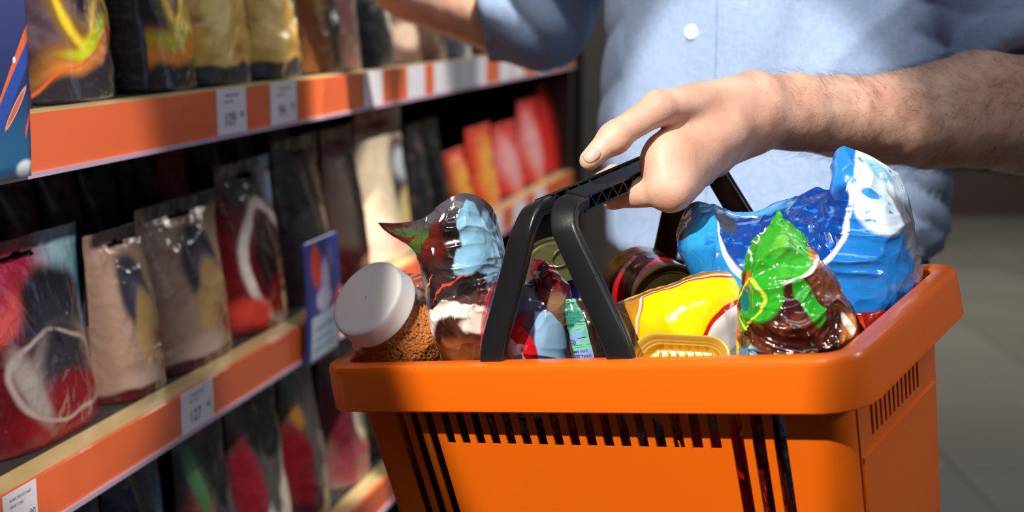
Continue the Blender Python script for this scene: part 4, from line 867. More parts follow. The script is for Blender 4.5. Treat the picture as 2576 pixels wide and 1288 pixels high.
# ---- golden foil tray
tr_c = P(1706, 932, .998); tx = (cam2w(.93, -.03, -.36) - cam2w(0, 0, 0)).normalized(); ty0 = (cam2w(.05, .88, .40) - cam2w(0, 0, 0)); ty = (ty0 - tx * ty0.dot(tx)).normalized(); tz = tx.cross(ty)
if tz.dot(tr_c - CAM) > 0: tz = -tz
def rr2(w_, h_, r, n=10):
    pts = []
    for cx_, cy_, a0 in ((w_ - r, -h_ + r, -90), (w_ - r, h_ - r, 0), (-w_ + r, h_ - r, 90), (-w_ + r, -h_ + r, 180)):
        for i in range(n + 1): a = math.radians(a0 + 90 * i / n); pts.append((cx_ + r * math.cos(a), cy_ + r * math.sin(a)))
    return pts
steps = [(.0355, .0270, -.0035), (.0362, .0276, -.001), (.0362, .0276, .0005), (.0352, .0266, .0008), (.0344, .0258, .0), (.0334, .0248, -.0015), (.0330, .0244, -.0035), (.0320, .0234, -.0045), (.0316, .0230, -.0065), (.0306, .0220, -.0072), (.0298, .0212, -.013), (.0285, .0200, -.0150), (.0200, .0130, -.0152)]
V = []; F = []; 
for w_, h_, z in steps:
    for x, y in rr2(w_, h_, .017 * min(1, w_ / .036)): V.append(tr_c + tx * x + ty * y + tz * z)
npt = 44
for k in range(len(steps) - 1):
    for i in range(npt): j = (i + 1) % npt; F.append((k * npt + i, k * npt + j, (k + 1) * npt + j, (k + 1) * npt + i))
F.append(tuple(range((len(steps) - 1) * npt, len(steps) * npt)))
tray = mk('foil_tray', V, F, M['tray'], None, True, autosharp=28); tag(tray, 'golden foil tray with stepped rim leaning inside the front of the basket', 'foil tray')
gr = Geo()
for i in range(7):
    x = -.0195 + .0065 * i; gr.box(tr_c + tx * x + ty * .002 - tz * .0125, tx * .0014, ty * .0165, tz * .0030)
gr.out('rib', M['tray'], tray, bevel=.0008)
# ---- green and brown nut bag, twisted top
grn = art('green_brown', '#35120f', [
    ('n', (9, 12, 1), .60, '#5f2a1c', .05), ('e', .80, .66, .22, .16, -30, '#7a4426', .2), ('e', .80, .74, .12, .05, 20, '#c9803e', .2), ('r', .06, .70, .14, .20, 0, '#5a1d1c', .2), ('e', .20, .70, .05, .10, 0, '#b07820', .4),
    ('e', .55, .87, .62, .11, 12, '#2f9a24', .05), ('r', .5, .98, .8, .13, 0, '#2f9a24', .05), ('e', .56, .76, .24, .10, 14, '#3aa52c', .1), ('n', (20, 34, 1), .68, '#1f7a2a', .04), ('e', .62, .86, .18, .05, 20, '#63bb3e', .5),
    ('r', .74, .705, .26, .008, 17, '#f2f2ee', .3), ('r', .12, .79, .10, .008, -24, '#f2f2ee', .3),
    ('e', .36, .62, .11, .15, -12, '#2b9c20', .10), ('e', .58, .545, .055, .11, 26, '#25901e', .10), ('e', .20, .50, .16, .055, 22, '#2a8f1e', .12), ('e', .17, .585, .08, .06, 0, '#0f6a62', .15), ('o', .22, .56, .16, .11, 20, .05, '#c9d83a', .5),
    ('e', .84, .38, .10, .09, 20, '#d98a48', .2), ('e', .92, .28, .10, .08, 0, '#c07a52', .3), ('e', .80, .44, .03, .04, 20, '#dfe6d8', .2), ('e', .76, .26, .03, .03, 0, '#d8e0e0', .3), ('n', (34, 50, 1), .70, '#e8b890', .02),
    ('e', .20, .285, .20, .060, 10, '#2f86bc', .04), ('r', .34, .29, .06, .07, -12, '#8cc0e2', .08), ('r', .46, .285, .06, .065, -10, '#c9d6a0', .08), ('e', .03, .42, .06, .05, 0, '#e0603a', .2), ('e', .04, .32, .04, .05, 0, '#e8c23a', .2),
    ('e', .02, .55, .045, .016, -40, '#2a8fd0', .1), ('e', .03, .47, .03, .02, -50, '#2a8fd0', .1)], warp=(7, .05, 3), rough=.10, coat=.5, bscale=46, bstr=.5)
rows = [[(1922, 592, .004), (1934, 565, .0), (1946, 545, .0), (1960, 532, .0), (1975, 548, .0), (1990, 568, .004)],
        [(1893, 604, .008), (1922, 598, .0), (1946, 590, -.006), (1970, 582, -.006), (2000, 590, .0), (2026, 600, .01)],
        [(1880, 650, .01), (1915, 645, -.002), (1948, 640, -.012), (1980, 638, -.012), (2015, 640, -.002), (2050, 648, .012)],
        [(1872, 710, .012), (1910, 705, -.002), (1950, 702, -.014), (1995, 700, -.014), (2045, 695, -.004), (2092, 692, .014)],
        [(1866, 765, .012), (1915, 765, -.004), (1960, 765, -.018), (2010, 762, -.018), (2065, 760, -.006), (2122, 752, .016)],
        [(1860, 820, .012), (1915, 820, -.004), (1965, 820, -.020), (2020, 820, -.020), (2085, 818, -.008), (2148, 805, .016)],
        [(1856, 870, .012), (1912, 870, -.002), (1965, 870, -.016), (2022, 870, -.016), (2090, 868, -.006), (2160, 855, .016)],
        [(1852, 915, .016), (1910, 915, .0), (1965, 915, -.010), (2022, 915, -.010), (2090, 912, -.002), (2140, 905, .016)],
        [(1862, 1000, .03), (1915, 1000, .014), (1970, 1000, .006), (2025, 1000, .006), (2080, 1000, .014), (2120, 1000, .03)],
        [(1880, 1140, .04), (1925, 1140, .03), (1975, 1140, .02), (2020, 1140, .02), (2060, 1140, .03), (2095, 1140, .04)]]
nb = film('nut_bag', up_rows(rows, .985), [.0008, .004, .010, .014, .017, .019, .019, .017, .014, .008], grn, nu=230, nv=280, amp=.0055, scale=36, seed=30, zig=.0016)
tag(nb, 'crinkled green and brown bag with a serrated green top, right front of the basket', 'nut bag')
lettering('DO', nb, 1910, 590, 34, 58, M['white_cap'], nb)
# ---- big blue bag
blue = art('blue_bag', '#1d74c4', [
    ('r', .10, .70, .16, .7, 10, '#2b9ad6', .25), ('e', .02, .72, .05, .4, 0, '#0d4aa6', .2), ('e', .14, .45, .12, .12, -10, '#1a78b8', .3),
    ('e', .46, .80, .30, .40, -6, '#f0f2f4', .015), ('e', .46, .81, .288, .385, -6, '#0a3c8e', .02), ('n', (18, 24, 1), .62, '#1f6ac8', .05),
    ('r', .34, .93, .14, .05, 10, '#4aa0e6', .3), ('e', .20, .78, .045, .10, 20, '#39404e', .2), ('r', .27, .90, .07, .012, -22, '#f0f2f4', .2),
    ('e', .88, .84, .11, .28, -16, '#cfe2f2', .06), ('e', .88, .90, .05, .07, 0, '#8cc4e8', .2), ('e', .80, .74, .02, .03, 40, '#3a8fd0', .2), ('r', .735, .93, .035, .14, 0, '#2a86d6', .15), ('n', (30, 20, 1), .66, '#2f86d8', .04), ('e', .93, .70, .05, .07, 20, '#bcd6ea', .1),
    ('r', .975, .42, .065, .36, 6, '#777a86', .12), ('e', .97, .08, .07, .10, 0, '#5a4a78', .3), ('r', .6, .02, .6, .07, 4, '#1a3070', .2), ('e', .82, .10, .1, .012, 14, '#8a7a9a', .4)], warp=(5, .05, 2), rough=.15, coat=.6, bscale=22, bstr=.3)  # grey edge: silver side of the bag, its shadow put into the colour
rows = [[(1731, 516, .07), (1762, 512, .065), (1813, 530, .06), (1868, 540, .055), (1923, 530, .05), (1966, 506, .045), (2043, 486, .035), (2100, 476, .02), (2110, 382, .01), (2150, 380, .005), (2212, 406, .0), (2262, 438, .0)],
        [(1712, 552, .06), (1760, 552, .045), (1813, 560, .04), (1868, 572, .035), (1925, 575, .03), (1975, 562, .022), (2040, 540, .012), (2100, 520, .004), (2122, 452, -.004), (2170, 452, -.004), (2230, 470, .0), (2286, 500, .008)],
        [(1706, 590, .06), (1760, 600, .035), (1815, 612, .028), (1870, 622, .02), (1930, 630, .012), (1980, 625, .008), (2040, 605, .0), (2095, 585, -.006), (2140, 550, -.01), (2190, 540, -.010), (2245, 550, .0), (2296, 575, .014)],
        [(1724, 622, .055), (1768, 645, .03), (1820, 665, .02), (1875, 680, .01), (1932, 692, .004), (1985, 690, -.002), (2045, 680, -.006), (2100, 660, -.012), (2150, 640, -.014), (2200, 630, -.010), (2255, 632, .002), (2308, 640, .018)],
        [(1768, 660, .05), (1790, 700, .03), (1832, 730, .02), (1885, 755, .01), (1940, 765, .004), (1990, 768, -.002), (2050, 762, -.004), (2105, 748, -.012), (2158, 728, -.014), (2208, 712, -.008), (2262, 700, .004), (2318, 690, .02)],
        [(1800, 720, .05), (1830, 760, .035), (1865, 800, .025), (1910, 820, .015), (1955, 835, .01), (2005, 838, .004), (2062, 835, .002), (2112, 822, -.006), (2160, 802, -.008), (2202, 780, -.004), (2245, 765, .004), (2285, 750, .02)],
        [(1830, 830, .06), (1860, 870, .05), (1895, 900, .04), (1935, 920, .03), (1975, 930, .02), (2020, 930, .015), (2070, 925, .012), (2115, 905, .006), (2155, 880, .004), (2190, 850, .004), (2215, 830, .01), (2240, 815, .02)]]
o = film('frozen_food_bag', up_rows(rows, 1.055), [.002, .009, .016, .020, .020, .018, .012], blue, nu=280, nv=210, amp=.0050, scale=19, seed=41, prof=3.5)
tag(o, 'big crumpled blue bag with a pale corner sticking up, at the back right', 'frozen food bag')
# ---- items glimpsed at the right edge and through the slots
def inside(name, label, cat, x0, x1, z0, z1, y, th, mat, dep=0.0, seed=1, slant=0.0):
    rws = []
    for j in range(5):
        z = z1 + (z0 - z1) * j / 4; yy = y + DR * (-z) + .004
        rws.append([bl(x0 + (x1 - x0) * i / 4 + slant * (z1 - z), yy + (.006 if i in (0, 4) else 0), z) for i in range(5)])
    o = film(name, rws, [.001, th, th, th, .002], mat, nu=50, nv=60, amp=.0025, scale=24, seed=seed); tag(o, label, cat); return o
def redd(nm, c, ly=(), **k): return art(nm, c, ly, warp=(4, .2), rough=.18, **k)
inside('crisps_bag', 'dark red bag showing at the right rim beneath the blue bag', 'bag', -.055, -.026, -.10, -.004, .125, .007, redd('deep_red', '#7a1210', [('n', (8, 8, 1), .6, '#c0421c', .06)]), seed=60)
inside('spice_bag', 'dark maroon bag seen through the long slots at the left end', 'bag', -.430, -.340, -.19, -.035, .040, .008, redd('maroon_a', '#3a0e12', [('e', .8, .2, .3, .1, 0, '#5a4a40', .4)]), seed=61)
inside('cocoa_bag', 'brown bag seen through the first short slots of the front', 'bag', -.336, -.285, -.17, -.030, .040, .008, redd('cocoa', '#4a2418', [('n', (8, 8, 1), .58, '#7a4a34', .06)]), seed=62)
inside('tea_bag_pack', 'deep red shiny bag behind the front slots left of centre', 'bag', -.282, -.222, -.17, -.042, .041, .008, redd('deep_red_b', '#7a0c14', [('r', .5, .9, .6, .08, 0, '#5a0a12', .1)]), seed=63)
inside('foil_pack', 'silver and brown pack behind the centre slots', 'bag', -.218, -.170, -.17, -.044, .042, .008, art('silver_brown', '#5a3020', [('n', (6, 6, 1), .55, '#a8a49a', .06), ('r', .0, .85, .2, .12, 0, '#5a6a9a', .2)], rough=.2), seed=64)
rp = inside('rice_pack', 'red pack with printed date codes behind the slots right of centre', 'bag', -.166, -.118, -.17, -.042, .042, .007, redd('red_pack', '#b0101a', [('r', .5, .95, .6, .10, 0, '#5a5a2a', .1)]), seed=65)
for t, x, y in (('19:30', 1668, 1090), ('08.19', 1668, 1100), ('19:30', 1715, 1084), ('08.20', 1715, 1094), ('08.20', 1712, 1104)): lettering(t, rp, x, y, 12, -6, M['ink'], rp)
inside('brown_pack', 'brown glossy bag behind the first long slot at the right', 'bag', -.113, -.093, -.19, -.042, .044, .005, redd('brown_gloss', '#4a0f0e', [('n', (6, 14, 1), .6, '#a02a1c', .05)]), seed=66)
bpk = inside('fish_packet', 'blue and white patterned packet behind the long slots at the right', 'packet', -.090, -.052, -.195, -.042, .044, .004, art('blue_pattern', '#2f5f92', [('n', (16, 30, 1), .52, '#7aa6cc', .05), ('r', .5, .78, .6, .035, 0, '#3a1a1c', .15), ('r', .5, .72, .6, .012, 0, '#e0dcd4', .2), ('r', .5, .25, .6, .45, 0, '#2f7fa8', .3), ('n', (40, 60, 1), .56, '#5ab0cc', .05), ('r', .5, .42, .6, .015, 0, '#3fb0d8', .2), ('r', .1, .6, .12, .3, 0, '#3a1a20', .3)], rough=.25, warp=(6, .05)), seed=67)
#@@PERSON
# ================================================================== THE SHOPPER
PC = P(1957, 300, 1.555); PX, PY = PC.x, PC.y
TH0 = math.radians(-22)
EX = Vector((math.cos(TH0), math.sin(TH0), 0)); EY = Vector((-EX.y, EX.x, 0))      # EX: his right shoulder to his left as seen; EY: to his back
def body_pt(a, b, z): return Vector((PX, PY, 0)) + EX * a + EY * b + UP * z
ROT3 = np.array([list(EX), list(EY), [0, 0, 1]])
person = thing('person', 'person in a light blue rolled sleeve shirt holding the basket and reaching to the shelf', 'person', (PX, PY, 0))
A3 = lambda *q: np.array(P(*q))
px_r = lambda r, d: r * d / FPX
# ---- near forearm and hand holding the grip
W1, W2 = (1872, 282, 1.135), (1990, 284, 1.16)
arm = [((2700, 296, 1.34), 162), ((2560, 290, 1.315), 146), ((2460, 276, 1.29), 146), ((2360, 292, 1.265), 134), ((2250, 300, 1.235), 116), ((2120, 294, 1.20), 100), ((2000, 286, 1.165), 95), ((1905, 278, 1.14), 91)]
seg = [(A3(*a), px_r(ra, a[2]), A3(*b), px_r(rb, b[2])) for (a, ra), (b, rb) in zip(arm[:-1], arm[1:])]
def C(px, py, d, r): return (np.array(P(px, py, d)), px_r(r, d))
wr1 = C(1890, 268, 1.130, 72); wr2 = C(1880, 305, 1.140, 70)
mcp = [C(1688, 474, 1.062, 44), C(1728, 448, 1.082, 42), C(1764, 424, 1.103, 40), C(1798, 402, 1.123, 36)]
pip = [C(1540, 493, 1.088, 33), C(1583, 470, 1.108, 33), C(1622, 450, 1.128, 31), C(1660, 432, 1.146, 28)]
dip = [C(1516, 462, 1.113, 27), C(1562, 456, 1.131, 25), C(1602, 440, 1.149, 25), C(1640, 424, 1.166, 24)]
tip = [C(1545, 436, 1.118, 22), C(1590, 438, 1.136, 21), C(1630, 422, 1.154, 21), C(1668, 408, 1.170, 20)]
tm0, tm1, tm2, tm3 = C(1835, 252, 1.112, 56), C(1655, 268, 1.058, 44), C(1547, 346, 1.040, 34), C(1484, 402, 1.036, 28)
def hand_sdf(q):
    d = None
    for a, ra, b, rb in seg:
        s = capsule(q, a, b, ra, rb); d = s if d is None else smin(d, s, .005)
    wst = capsule(q, wr1[0], wr2[0], wr1[1], wr2[1]); d = smin(d, wst, .012)
    palm = None
    for i, m in enumerate(mcp):
        src = wr1[0] * (1 - i / 3) + wr2[0] * (i / 3)
        s = capsule(q, src, m[0], px_r([50, 52, 52, 48][i], 1.12), m[1]); palm = s if palm is None else smin(palm, s, .012)
    web = capsule(q, *[C(1800, 310, 1.105, 60)[0], C(1672, 388, 1.067, 48)[0]], px_r(70, 1.1), px_r(46, 1.06)); palm = smin(palm, web, .022)
    palm = smin(palm, capsule(q, C(1676, 402, 1.066, 40)[0], mcp[0][0], px_r(44, 1.06), mcp[0][1] * .95), .022)
    th_ = capsule(q, tm0[0], tm1[0], tm0[1], tm1[1]); palm = smin(palm, th_, .010)
    d = smin(d, palm, .020)
    thb = capsule(q, tm1[0], tm2[0], tm1[1], tm2[1] * .97); 
    kn = np.linalg.norm(q - tm2[0], axis=-1) - tm2[1] * 1.03; thb = smin(thb, kn, .006)
    ttp = capsule(q, tm2[0], tm3[0], tm2[1] * .93, tm3[1]); thb = smin(thb, ttp, .006)
    # creases over the thumb joint
    ax = (tm3[0] - tm1[0]) / np.linalg.norm(tm3[0] - tm1[0]); s_ = (q - tm2[0]) @ ax
    thb = thb + .0006 * np.exp(-((s_ - .0008) / .0008) ** 2) + .00045 * np.exp(-((s_ + .0024) / .0007) ** 2) + .00045 * np.exp(-((s_ - .0040) / .0007) ** 2)
    d = smin(d, thb, .0045)
    for i in range(4):
        f = capsule(q, mcp[i][0], pip[i][0], mcp[i][1] * .96, pip[i][1]); f = smin(f, capsule(q, pip[i][0], dip[i][0], pip[i][1] * .98, dip[i][1]), .005); f = smin(f, capsule(q, dip[i][0], tip[i][0], dip[i][1] * .95, tip[i][1]), .004)
        kn = np.linalg.norm(q - mcp[i][0], axis=-1) - mcp[i][1] * 1.03; f = smin(f, kn, .008)
        d = smin(d, f, .0035)
    return d
allp = [s[0] for s in seg] + [m[0] for m in pip + tip + dip] + [tm3[0]]
lo = np.min(allp, axis=0) - .06; hi = np.max(allp, axis=0) + .06
hv, hf = sdf_mesh(hand_sdf, lo, hi, .0017)
# tendons, veins and soft unevenness
def displace(V, F, amp, scale, seed):
    me = bpy.data.meshes.new('d'); me.from_pydata(V.tolist(), [], F.tolist()); me.update(); n = np.empty(len(V) * 3); me.vertices.foreach_get('normal', n); n = n.reshape(-1, 3); bpy.data.meshes.remove(me)
    return V + n * (vnoise(V * scale + seed) * amp)[:, None], n
hv, _ = displace(hv, hf, .0007, 60, 3); hv, _ = displace(hv, hf, .0016, 30, 7)
# ---- far forearm and hand at the shelf, legs, torso core, neck and head: one coarse surface
elb = A3(1345, 72, 1.74); wrf = A3(885, -98, 1.80); hnd = A3(770, -185, 1.80)
sh_r = np.array(body_pt(-.175, .0, 1.42)); sh_l = np.array(body_pt(.175, .0, 1.42)); elb_l = A3(2670, 290, 1.33)
hip = .92
def rest_sdf(q):
    d = capsule(q, elb, elb * .35 + wrf * .65, .052, .044); d = smin(d, capsule(q, elb * .35 + wrf * .65, wrf, .044, .031), .02)
    d = smin(d, capsule(q, wrf, hnd, .030, .036), .03)
    base = hnd; dirn = (hnd - wrf) / np.linalg.norm(hnd - wrf); sd = np.array([0, 0, 1.]); sd = sd - dirn * (sd @ dirn); sd /= np.linalg.norm(sd)
    for i in range(4):
        a = base + dirn * .012 + sd * (.027 - .018 * i); b = a + dirn * (.040 - .003 * abs(i - 1)) + np.array([-.010, .006, 0]); c = b + dirn * .018 + np.array([-.022, .014, 0])
        d = smin(d, capsule(q, a, b, .0105, .0095), .008); d = smin(d, capsule(q, b, c, .0095, .0080), .004)
    tb = base - dirn * .02 + sd * .03; d = smin(d, capsule(q, tb, tb + dirn * .045 + np.array([-.02, -.02, .015]), .013, .009), .012)
    d = np.minimum(d, capsule(q, elb, sh_r, .048, .055)); d = smin(d, capsule(q, sh_l, sh_l * .4 + elb_l * .6, .055, .045), .02)
    tor = ellip(q, body_pt(0, .0, 1.18), ROT3, (.165, .095, .36)); d = smin(d, tor, .08)
    d = smin(d, capsule(q, np.array(body_pt(-.14, 0, 1.43)), np.array(body_pt(.14, 0, 1.43)), .055, .055), .06)
    d = smin(d, capsule(q, np.array(body_pt(0, .01, 1.42)), np.array(body_pt(0, -.01, 1.56)), .062, .056), .04)
    hd = ellip(q, body_pt(0, -.02, 1.68), ROT3, (.077, .097, .115)); hd = smin(hd, ellip(q, body_pt(0, -.055, 1.615), ROT3, (.056, .058, .055)), .03)
    hd = smin(hd, capsule(q, np.array(body_pt(0, -.105, 1.685)), np.array(body_pt(0, -.128, 1.650)), .008, .013), .012)
    for s in (-1, 1):
        hd = smin(hd, ellip(q, body_pt(.078 * s, .0, 1.665), ROT3, (.010, .020, .032)), .006)
        hd = -smin(-hd, np.linalg.norm(q - np.array(body_pt(.031 * s, -.112, 1.685)), axis=-1) - .014, .012)
    hd = smin(hd, ellip(q, body_pt(0, -.103, 1.612), ROT3, (.024, .010, .007)), .006)
    d = smin(d, hd, .03)
    for s in (-1, 1):
        d = smin(d, capsule(q, np.array(body_pt(.075 * s, 0, hip)), np.array(body_pt(.085 * s, -.01, .50)), .072, .052), .05)
        d = smin(d, capsule(q, np.array(body_pt(.085 * s, -.01, .50)), np.array(body_pt(.09 * s, .02, .09)), .050, .040), .03)
    return d
v2, f2 = sdf_mesh(rest_sdf, (min(hnd[0], wrf[0]) - .16, PY - .32, .04), (PX + .36, PY + .36, 1.84), .0085)
mk_v = np.concatenate([hv, v2]); mk_f = hf.tolist() + (f2 + len(hv)).tolist()
bodyo = mk('body', mk_v.tolist(), mk_f, M['skin'], person, True)
for s in (-1, 1):
    bm = bmesh.new(); bmesh.ops.create_uvsphere(bm, u_segments=20, v_segments=12, radius=.0125); c = body_pt(.031 * s, -.100, 1.685)
    mk('eye', [v.co + c for v in bm.verts], [tuple(v.index for v in f.verts) for f in bm.faces], M['eye'], person); bm.free()
def hair_sdf(q):
    d = ellip(q, body_pt(0, .0, 1.70), ROT3, (.086, .100, .112)); return smax(d, -(ellip(q, body_pt(0, -.09, 1.63), ROT3, (.085, .075, .105))), .01)
a, b = sdf_mesh(hair_sdf, tuple(body_pt(0, 0, 1.70) - Vector((.14, .14, .14))), tuple(body_pt(0, 0, 1.70) + Vector((.14, .14, .14))), .006); a, _ = displace(a, b, .004, 70, 2)
mk('hair', a.tolist(), b.tolist(), M['hair'], person)
# thumbnail
nc = np.array(P(1487, 392, 1.0)); nd = (Vector(nc) - CAM).normalized(); tr = BVHTree.FromPolygons([Vector(v) for v in hv], [tuple(int(i) for i in f) for f in hf])
V = []; F = []; ni, nj = 13, 17; tdir = math.atan2(-(402 - 346), 1484 - 1547)
for j in range(nj):
    for i in range(ni):
        u, v = i / (ni - 1) * 2 - 1, j / (nj - 1) * 2 - 1; rr = (abs(u) ** 3 + abs(v) ** 3) ** (1 / 3); m_ = max(abs(u), abs(v)); k = m_ / rr if rr > 1e-6 else 1
        lx, ly = u * k * 17.5, v * k * 22.0            # across, along
        ca, sa = math.cos(math.radians(48)), math.sin(math.radians(48))
        qx = 1489 + lx * ca - ly * sa * 1.0; qy = 391 + lx * sa * .9 + ly * ca * .9
        d = (P(qx, qy, 1) - CAM).normalized(); h = tr.ray_cast(CAM, d)
        V.append((h[0] + h[1] * (.0007 * (1 - .6 * u * u) - (.0006 if m_ > .98 else 0))) if h[0] is not None else Vector(nc))
F = grid_faces(ni, nj).tolist()
good = all(v.z > 0 for v in V)
nail = mk('thumbnail', V, F, M['nail'], person); so = nail.modifiers.new('thick', 'SOLIDIFY'); so.thickness = .0004; so.offset = 0
# forearm hair
hg_v, hg_f = [], []
vn = None
me = bodyo.data; cand = []
AL = [A3(*a[0]) for a in arm]
for k in range(16000):
    i = random.randrange(len(hf)); f = hf[i]; p = Vector(hv[f].mean(0)); n = (Vector(hv[f[1]] - hv[f[0]])).cross(Vector(hv[f[2]] - hv[f[0]]))
    if n.length < 1e-12: continue
    n.normalize()
    q = (p - CAM); dcam = q.y * cp - q.z * sp; pxx = CX + FPX * q.x / dcam
    if pxx < 1885 or pxx > 2590: continue
    dens = min(1, (pxx - 1885) / 220)
    if random.random() > dens: continue
    cand.append((p, n))
for p, n in cand[:4200]:
    t = (SN * -.3 + Vector((-.7, 0, -.25)) + Vector((random.gauss(0, .3), random.gauss(0, .3), random.gauss(0, .3)))); t = (t - n * t.dot(n)).normalized(); ln = random.uniform(.007, .016)
    a = p; b = p + n * ln * .30 + t * ln * .5; c = p + n * ln * .36 + t * ln; w_ = n.cross(t) * .00010; h2 = n * .00008
    n0 = len(hg_v); hg_v += [a - w_, a + w_, a + h2, b - w_ * .8, b + w_ * .8, b + h2, c]
    hg_f += [(n0, n0 + 1, n0 + 4, n0 + 3), (n0 + 1, n0 + 2, n0 + 5, n0 + 4), (n0 + 2, n0, n0 + 3, n0 + 5), (n0 + 3, n0 + 4, n0 + 6), (n0 + 4, n0 + 5, n0 + 6), (n0 + 5, n0 + 3, n0 + 6)]
fh = mk('forearm_hair', hg_v, hg_f, M['hair'], person); fh['kind'] = 'stuff'
# ---- shirt
slv_e = A3(1355, 25, 1.735); cuff_r = A3(1222, 30, 1.745); cuff_l = A3(2560, 210, 1.315)
elb_c = A3(2640, 215, 1.345)
def ell2(q, z0, z1, r0, r1, cb=(0, 0)):
    """upright elliptical trunk whose radii blend from r0 at z0 to r1 at z1"""
    l = q - np.array([PX, PY, 0]); a = l @ np.array(EX); b = l @ np.array(EY); z = q[..., 2]; t = np.clip((z - z0) / (z1 - z0), 0, 1); t = t * t * (3 - 2 * t)
    ra = r0[0] + (r1[0] - r0[0]) * t; rb = r0[1] + (r1[1] - r0[1]) * t; k = np.sqrt((a / ra) ** 2 + (b / rb) ** 2); d = (k - 1) * np.minimum(ra, rb)
    return d, z
HEM = P(1957, 668, 1.47).z
def shirt_sdf(q):
    d, z = ell2(q, .98, 1.12, (.190, .130), (.204, .128)); d = smax(d, (HEM - z), .006); d = smax(d, z - 1.40, .05)
    sh = capsule(q, np.array(body_pt(-.13, .01, 1.415)), np.array(body_pt(.13, .01, 1.415)), .078, .078); d = smin(d, sh, .08)
    s1 = capsule(q, sh_r, slv_e, .078, .064); s1b = capsule(q, slv_e, cuff_r, .066, .066)
    n1 = (cuff_r - slv_e) / np.linalg.norm(cuff_r - slv_e); s1b = smax(s1b, (q - cuff_r) @ n1 - .0, .006); s1 = smax(smin(s1, s1b, .03), (q - cuff_r) @ n1, .004)
    d = smin(d, s1, .035)
    s2 = capsule(q, sh_l, elb_c, .080, .070); n2 = np.array(UP) * -1.0; zc = P(2500, 132, 1.3).z
    n2 = (elb_l - sh_l) / np.linalg.norm(elb_l - sh_l); s2 = smax(s2, (q - A3(2500, 126, 1.31)) @ n2, .006)
    s2 = smin(s2, smax(capsule(q, sh_l, elb_c, .083, .0745), np.abs((q - A3(2500, 126, 1.31)) @ n2 + .02) - .02, .004), .004)
    d = smin(d, s2, .03)
    return d
sv, sf = sdf_mesh(shirt_sdf, (P(1180, 100, 1.75).x - .08, PY - .42, HEM - .03), (PX + .42, PY + .26, 1.53), .0052)
me = bpy.data.meshes.new('d'); me.from_pydata(sv.tolist(), [], sf.tolist()); me.update(); nn_ = np.empty(len(sv) * 3); me.vertices.foreach_get('normal', nn_); nn_ = nn_.reshape(-1, 3)
l = sv - np.array([PX, PY, 0]); a_ = l @ np.array(EX); z_ = sv[:, 2]
# long soft folds: diagonal on his left side, vertical drape near the hem, rings on the sleeves
fold = .0065 * vnoise(np.stack([a_ * 9 + z_ * 9, a_ * 3 - z_ * 3, 0 * z_], -1)) + .0042 * vnoise(np.stack([a_ * 20 - z_ * 5, z_ * 4, 0 * z_ + 4], -1))
rt_ = np.clip((a_ - .02) / .15, 0, 1)
ph = (z_ - a_ * .9) * 22 + 1.5 * vnoise(sv * 5)
fold += rt_ * .0075 * (1 - np.abs(np.sin(ph)) ** .7 * 1.4)
sl_l = np.clip(((sv - sh_l) @ ((elb_l - sh_l) / np.linalg.norm(elb_l - sh_l)) - .05) / .08, 0, 1) * (a_ > .15)
ph2 = (sv @ np.array([.25, .3, 1.0])) * 95 + 2.5 * vnoise(sv * 9); fold += sl_l * .0042 * (np.abs(np.sin(ph2)) ** .6 - .6)
sl_r = np.clip(((sv - sh_r) @ ((slv_e - sh_r) / np.linalg.norm(slv_e - sh_r)) - .06) / .08, 0, 1) * (a_ < -.16)
ph3 = (sv @ np.array([.8, .2, .7])) * 70 + 2.5 * vnoise(sv * 10); fold += sl_r * .0050 * (np.abs(np.sin(ph3)) ** .6 - .6)
sv = sv + nn_ * fold[:, None]
shirt = mk('shirt', sv.tolist(), sf.tolist(), M['shirt'], person)
st = BVHTree.FromPolygons([Vector(v) for v in sv], [tuple(int(i) for i in f) for f in sf])
# button placket: a doubled strip of cloth down the front
def placket_x(y): return 1742 - (y / 190) * 11 + (y > 200) * 0
def on_shirt(qx, qy):
    d = (P(qx, qy, 1) - CAM).normalized(); h = st.ray_cast(CAM, d); return (h[0], h[1]) if h[0] is not None else (None, None)
# placket runs in the person's own frame, from collar to hem
pf0, _n = on_shirt(1722, 20); la = (pf0 - Vector((PX, PY, 0))).dot(EX)
V = []; nzp, nxp = 150, 9; zs = np.linspace(HEM + .012, 1.40, nzp); ok = True; wdt = .034
for lay in (0, 1):
    for z in zs:
        for i in range(nxp):
            t = i / (nxp - 1); o_ = body_pt(la + (t - .0) * wdt + .004 * math.sin((z - 1.1) * 14), -.5, z); h = st.ray_cast(o_, EY)
            if h[0] is None: h = (body_pt(la + t * wdt, -.13, z), -EY)
            e = (0.0022 - .0004 * abs(2 * t - 1)) if lay == 0 else -.001
            V.append(h[0] - EY * e)
B = nzp * nxp; F = grid_faces(nxp, nzp).tolist() + grid_faces(nxp, nzp, B, True).tolist(); ix = np.arange(B).reshape(nzp, nxp)
for arr, fl in ((ix[:, 0], 0), (ix[:, -1], 1)):
    q = np.stack([arr[:-1], arr[1:], arr[1:] + B, arr[:-1] + B], -1); F += (q[:, ::-1] if fl else q).tolist()
plk = mk('placket', V, F, M['shirt'], person, autosharp=50)
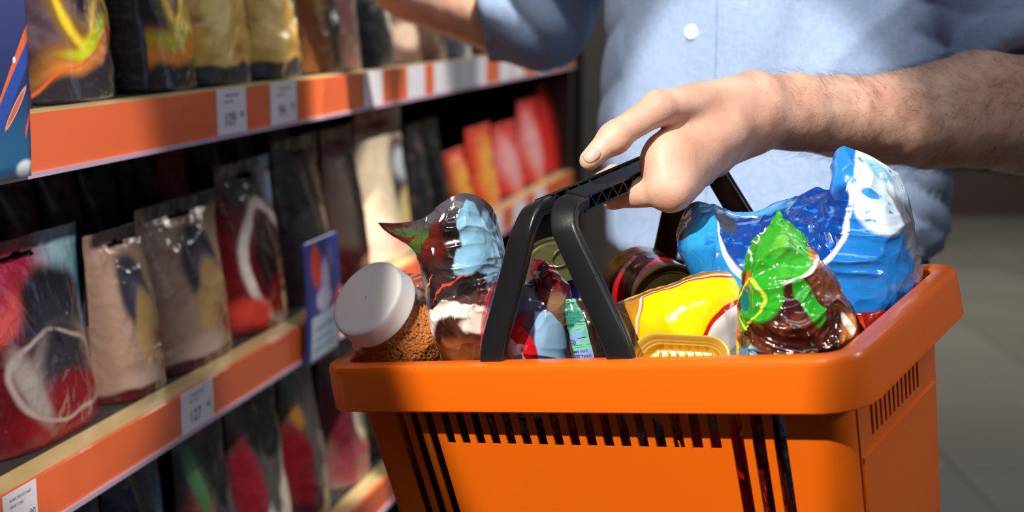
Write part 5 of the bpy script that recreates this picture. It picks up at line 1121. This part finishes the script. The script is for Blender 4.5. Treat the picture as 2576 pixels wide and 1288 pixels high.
# buttons
def button(c, n):
    bt = lathe(c - n * .001, n, [(.0003, .0010), (.0045, .0010), (.0052, .0022), (.0066, .0026), (.0074, .0016), (.0074, .0002), (.006, -.0005), (.0003, -.0005)], 40, 'button', M['button'], person, close=False)
    x = n.orthogonal().normalized(); y = n.cross(x); g_ = Geo()
    for sx_ in (-1, 1):
        for sy_ in (-1, 1): g_.box(c + (x * sx_ + y * sy_) * .0014 + n * .0002, x * .0005, y * .0005, n * .0003)
    g_.out('thread', plain('thread', '#8f9cb4', .8) if 'thread' not in bpy.data.materials else bpy.data.materials['thread'], bt)
for z in (P(1735, 80, 1.45).z, P(1735, 80, 1.45).z + .095, P(1735, 80, 1.45).z - .095):
    o_ = body_pt(la + .010, -.5, z); h = st.ray_cast(o_, EY)
    if h[0] is not None: button(h[0] - EY * .0028, -(EY + UP * .0).normalized())
# ---- trousers and shoes
def tr_sdf(q):
    d, z = ell2(q, .85, 1.0, (.160, .112), (.165, .112)); d = smax(d, z - (HEM + .05), .006); d = smax(d, .80 - z, .03)
    for s in (-1, 1):
        d = smin(d, capsule(q, np.array(body_pt(.075 * s, 0, .90)), np.array(body_pt(.085 * s, -.01, .50)), .086, .070), .04)
        d = smin(d, capsule(q, np.array(body_pt(.085 * s, -.01, .50)), np.array(body_pt(.09 * s, .015, .075)), .068, .060), .03)
    return smax(d, .035 - q[..., 2], .004)
a, b = sdf_mesh(tr_sdf, (PX - .26, PY - .26, .02), (PX + .26, PY + .26, HEM + .08), .011); a, _ = displace(a, b, .006, 14, 5)
mk('trousers', a.tolist(), b.tolist(), M['denim'], person)
def shoe_sdf_s(s):
    def fn(q):
        d = capsule(q, np.array(body_pt(.09 * s, .03, .05)), np.array(body_pt(.10 * s, -.15, .035)), .048, .036); return smax(d, .001 - q[..., 2], .004)
    return fn
for s in (-1, 1):
    a, b = sdf_mesh(shoe_sdf_s(s), tuple(np.array(body_pt(.11 * s, -.06, .04)) - np.array([.2, .2, .06])), tuple(np.array(body_pt(.11 * s, -.06, .04)) + np.array([.2, .2, .1])), .008)
    mk('shoe', a.tolist(), b.tolist(), M['shoe'], person)
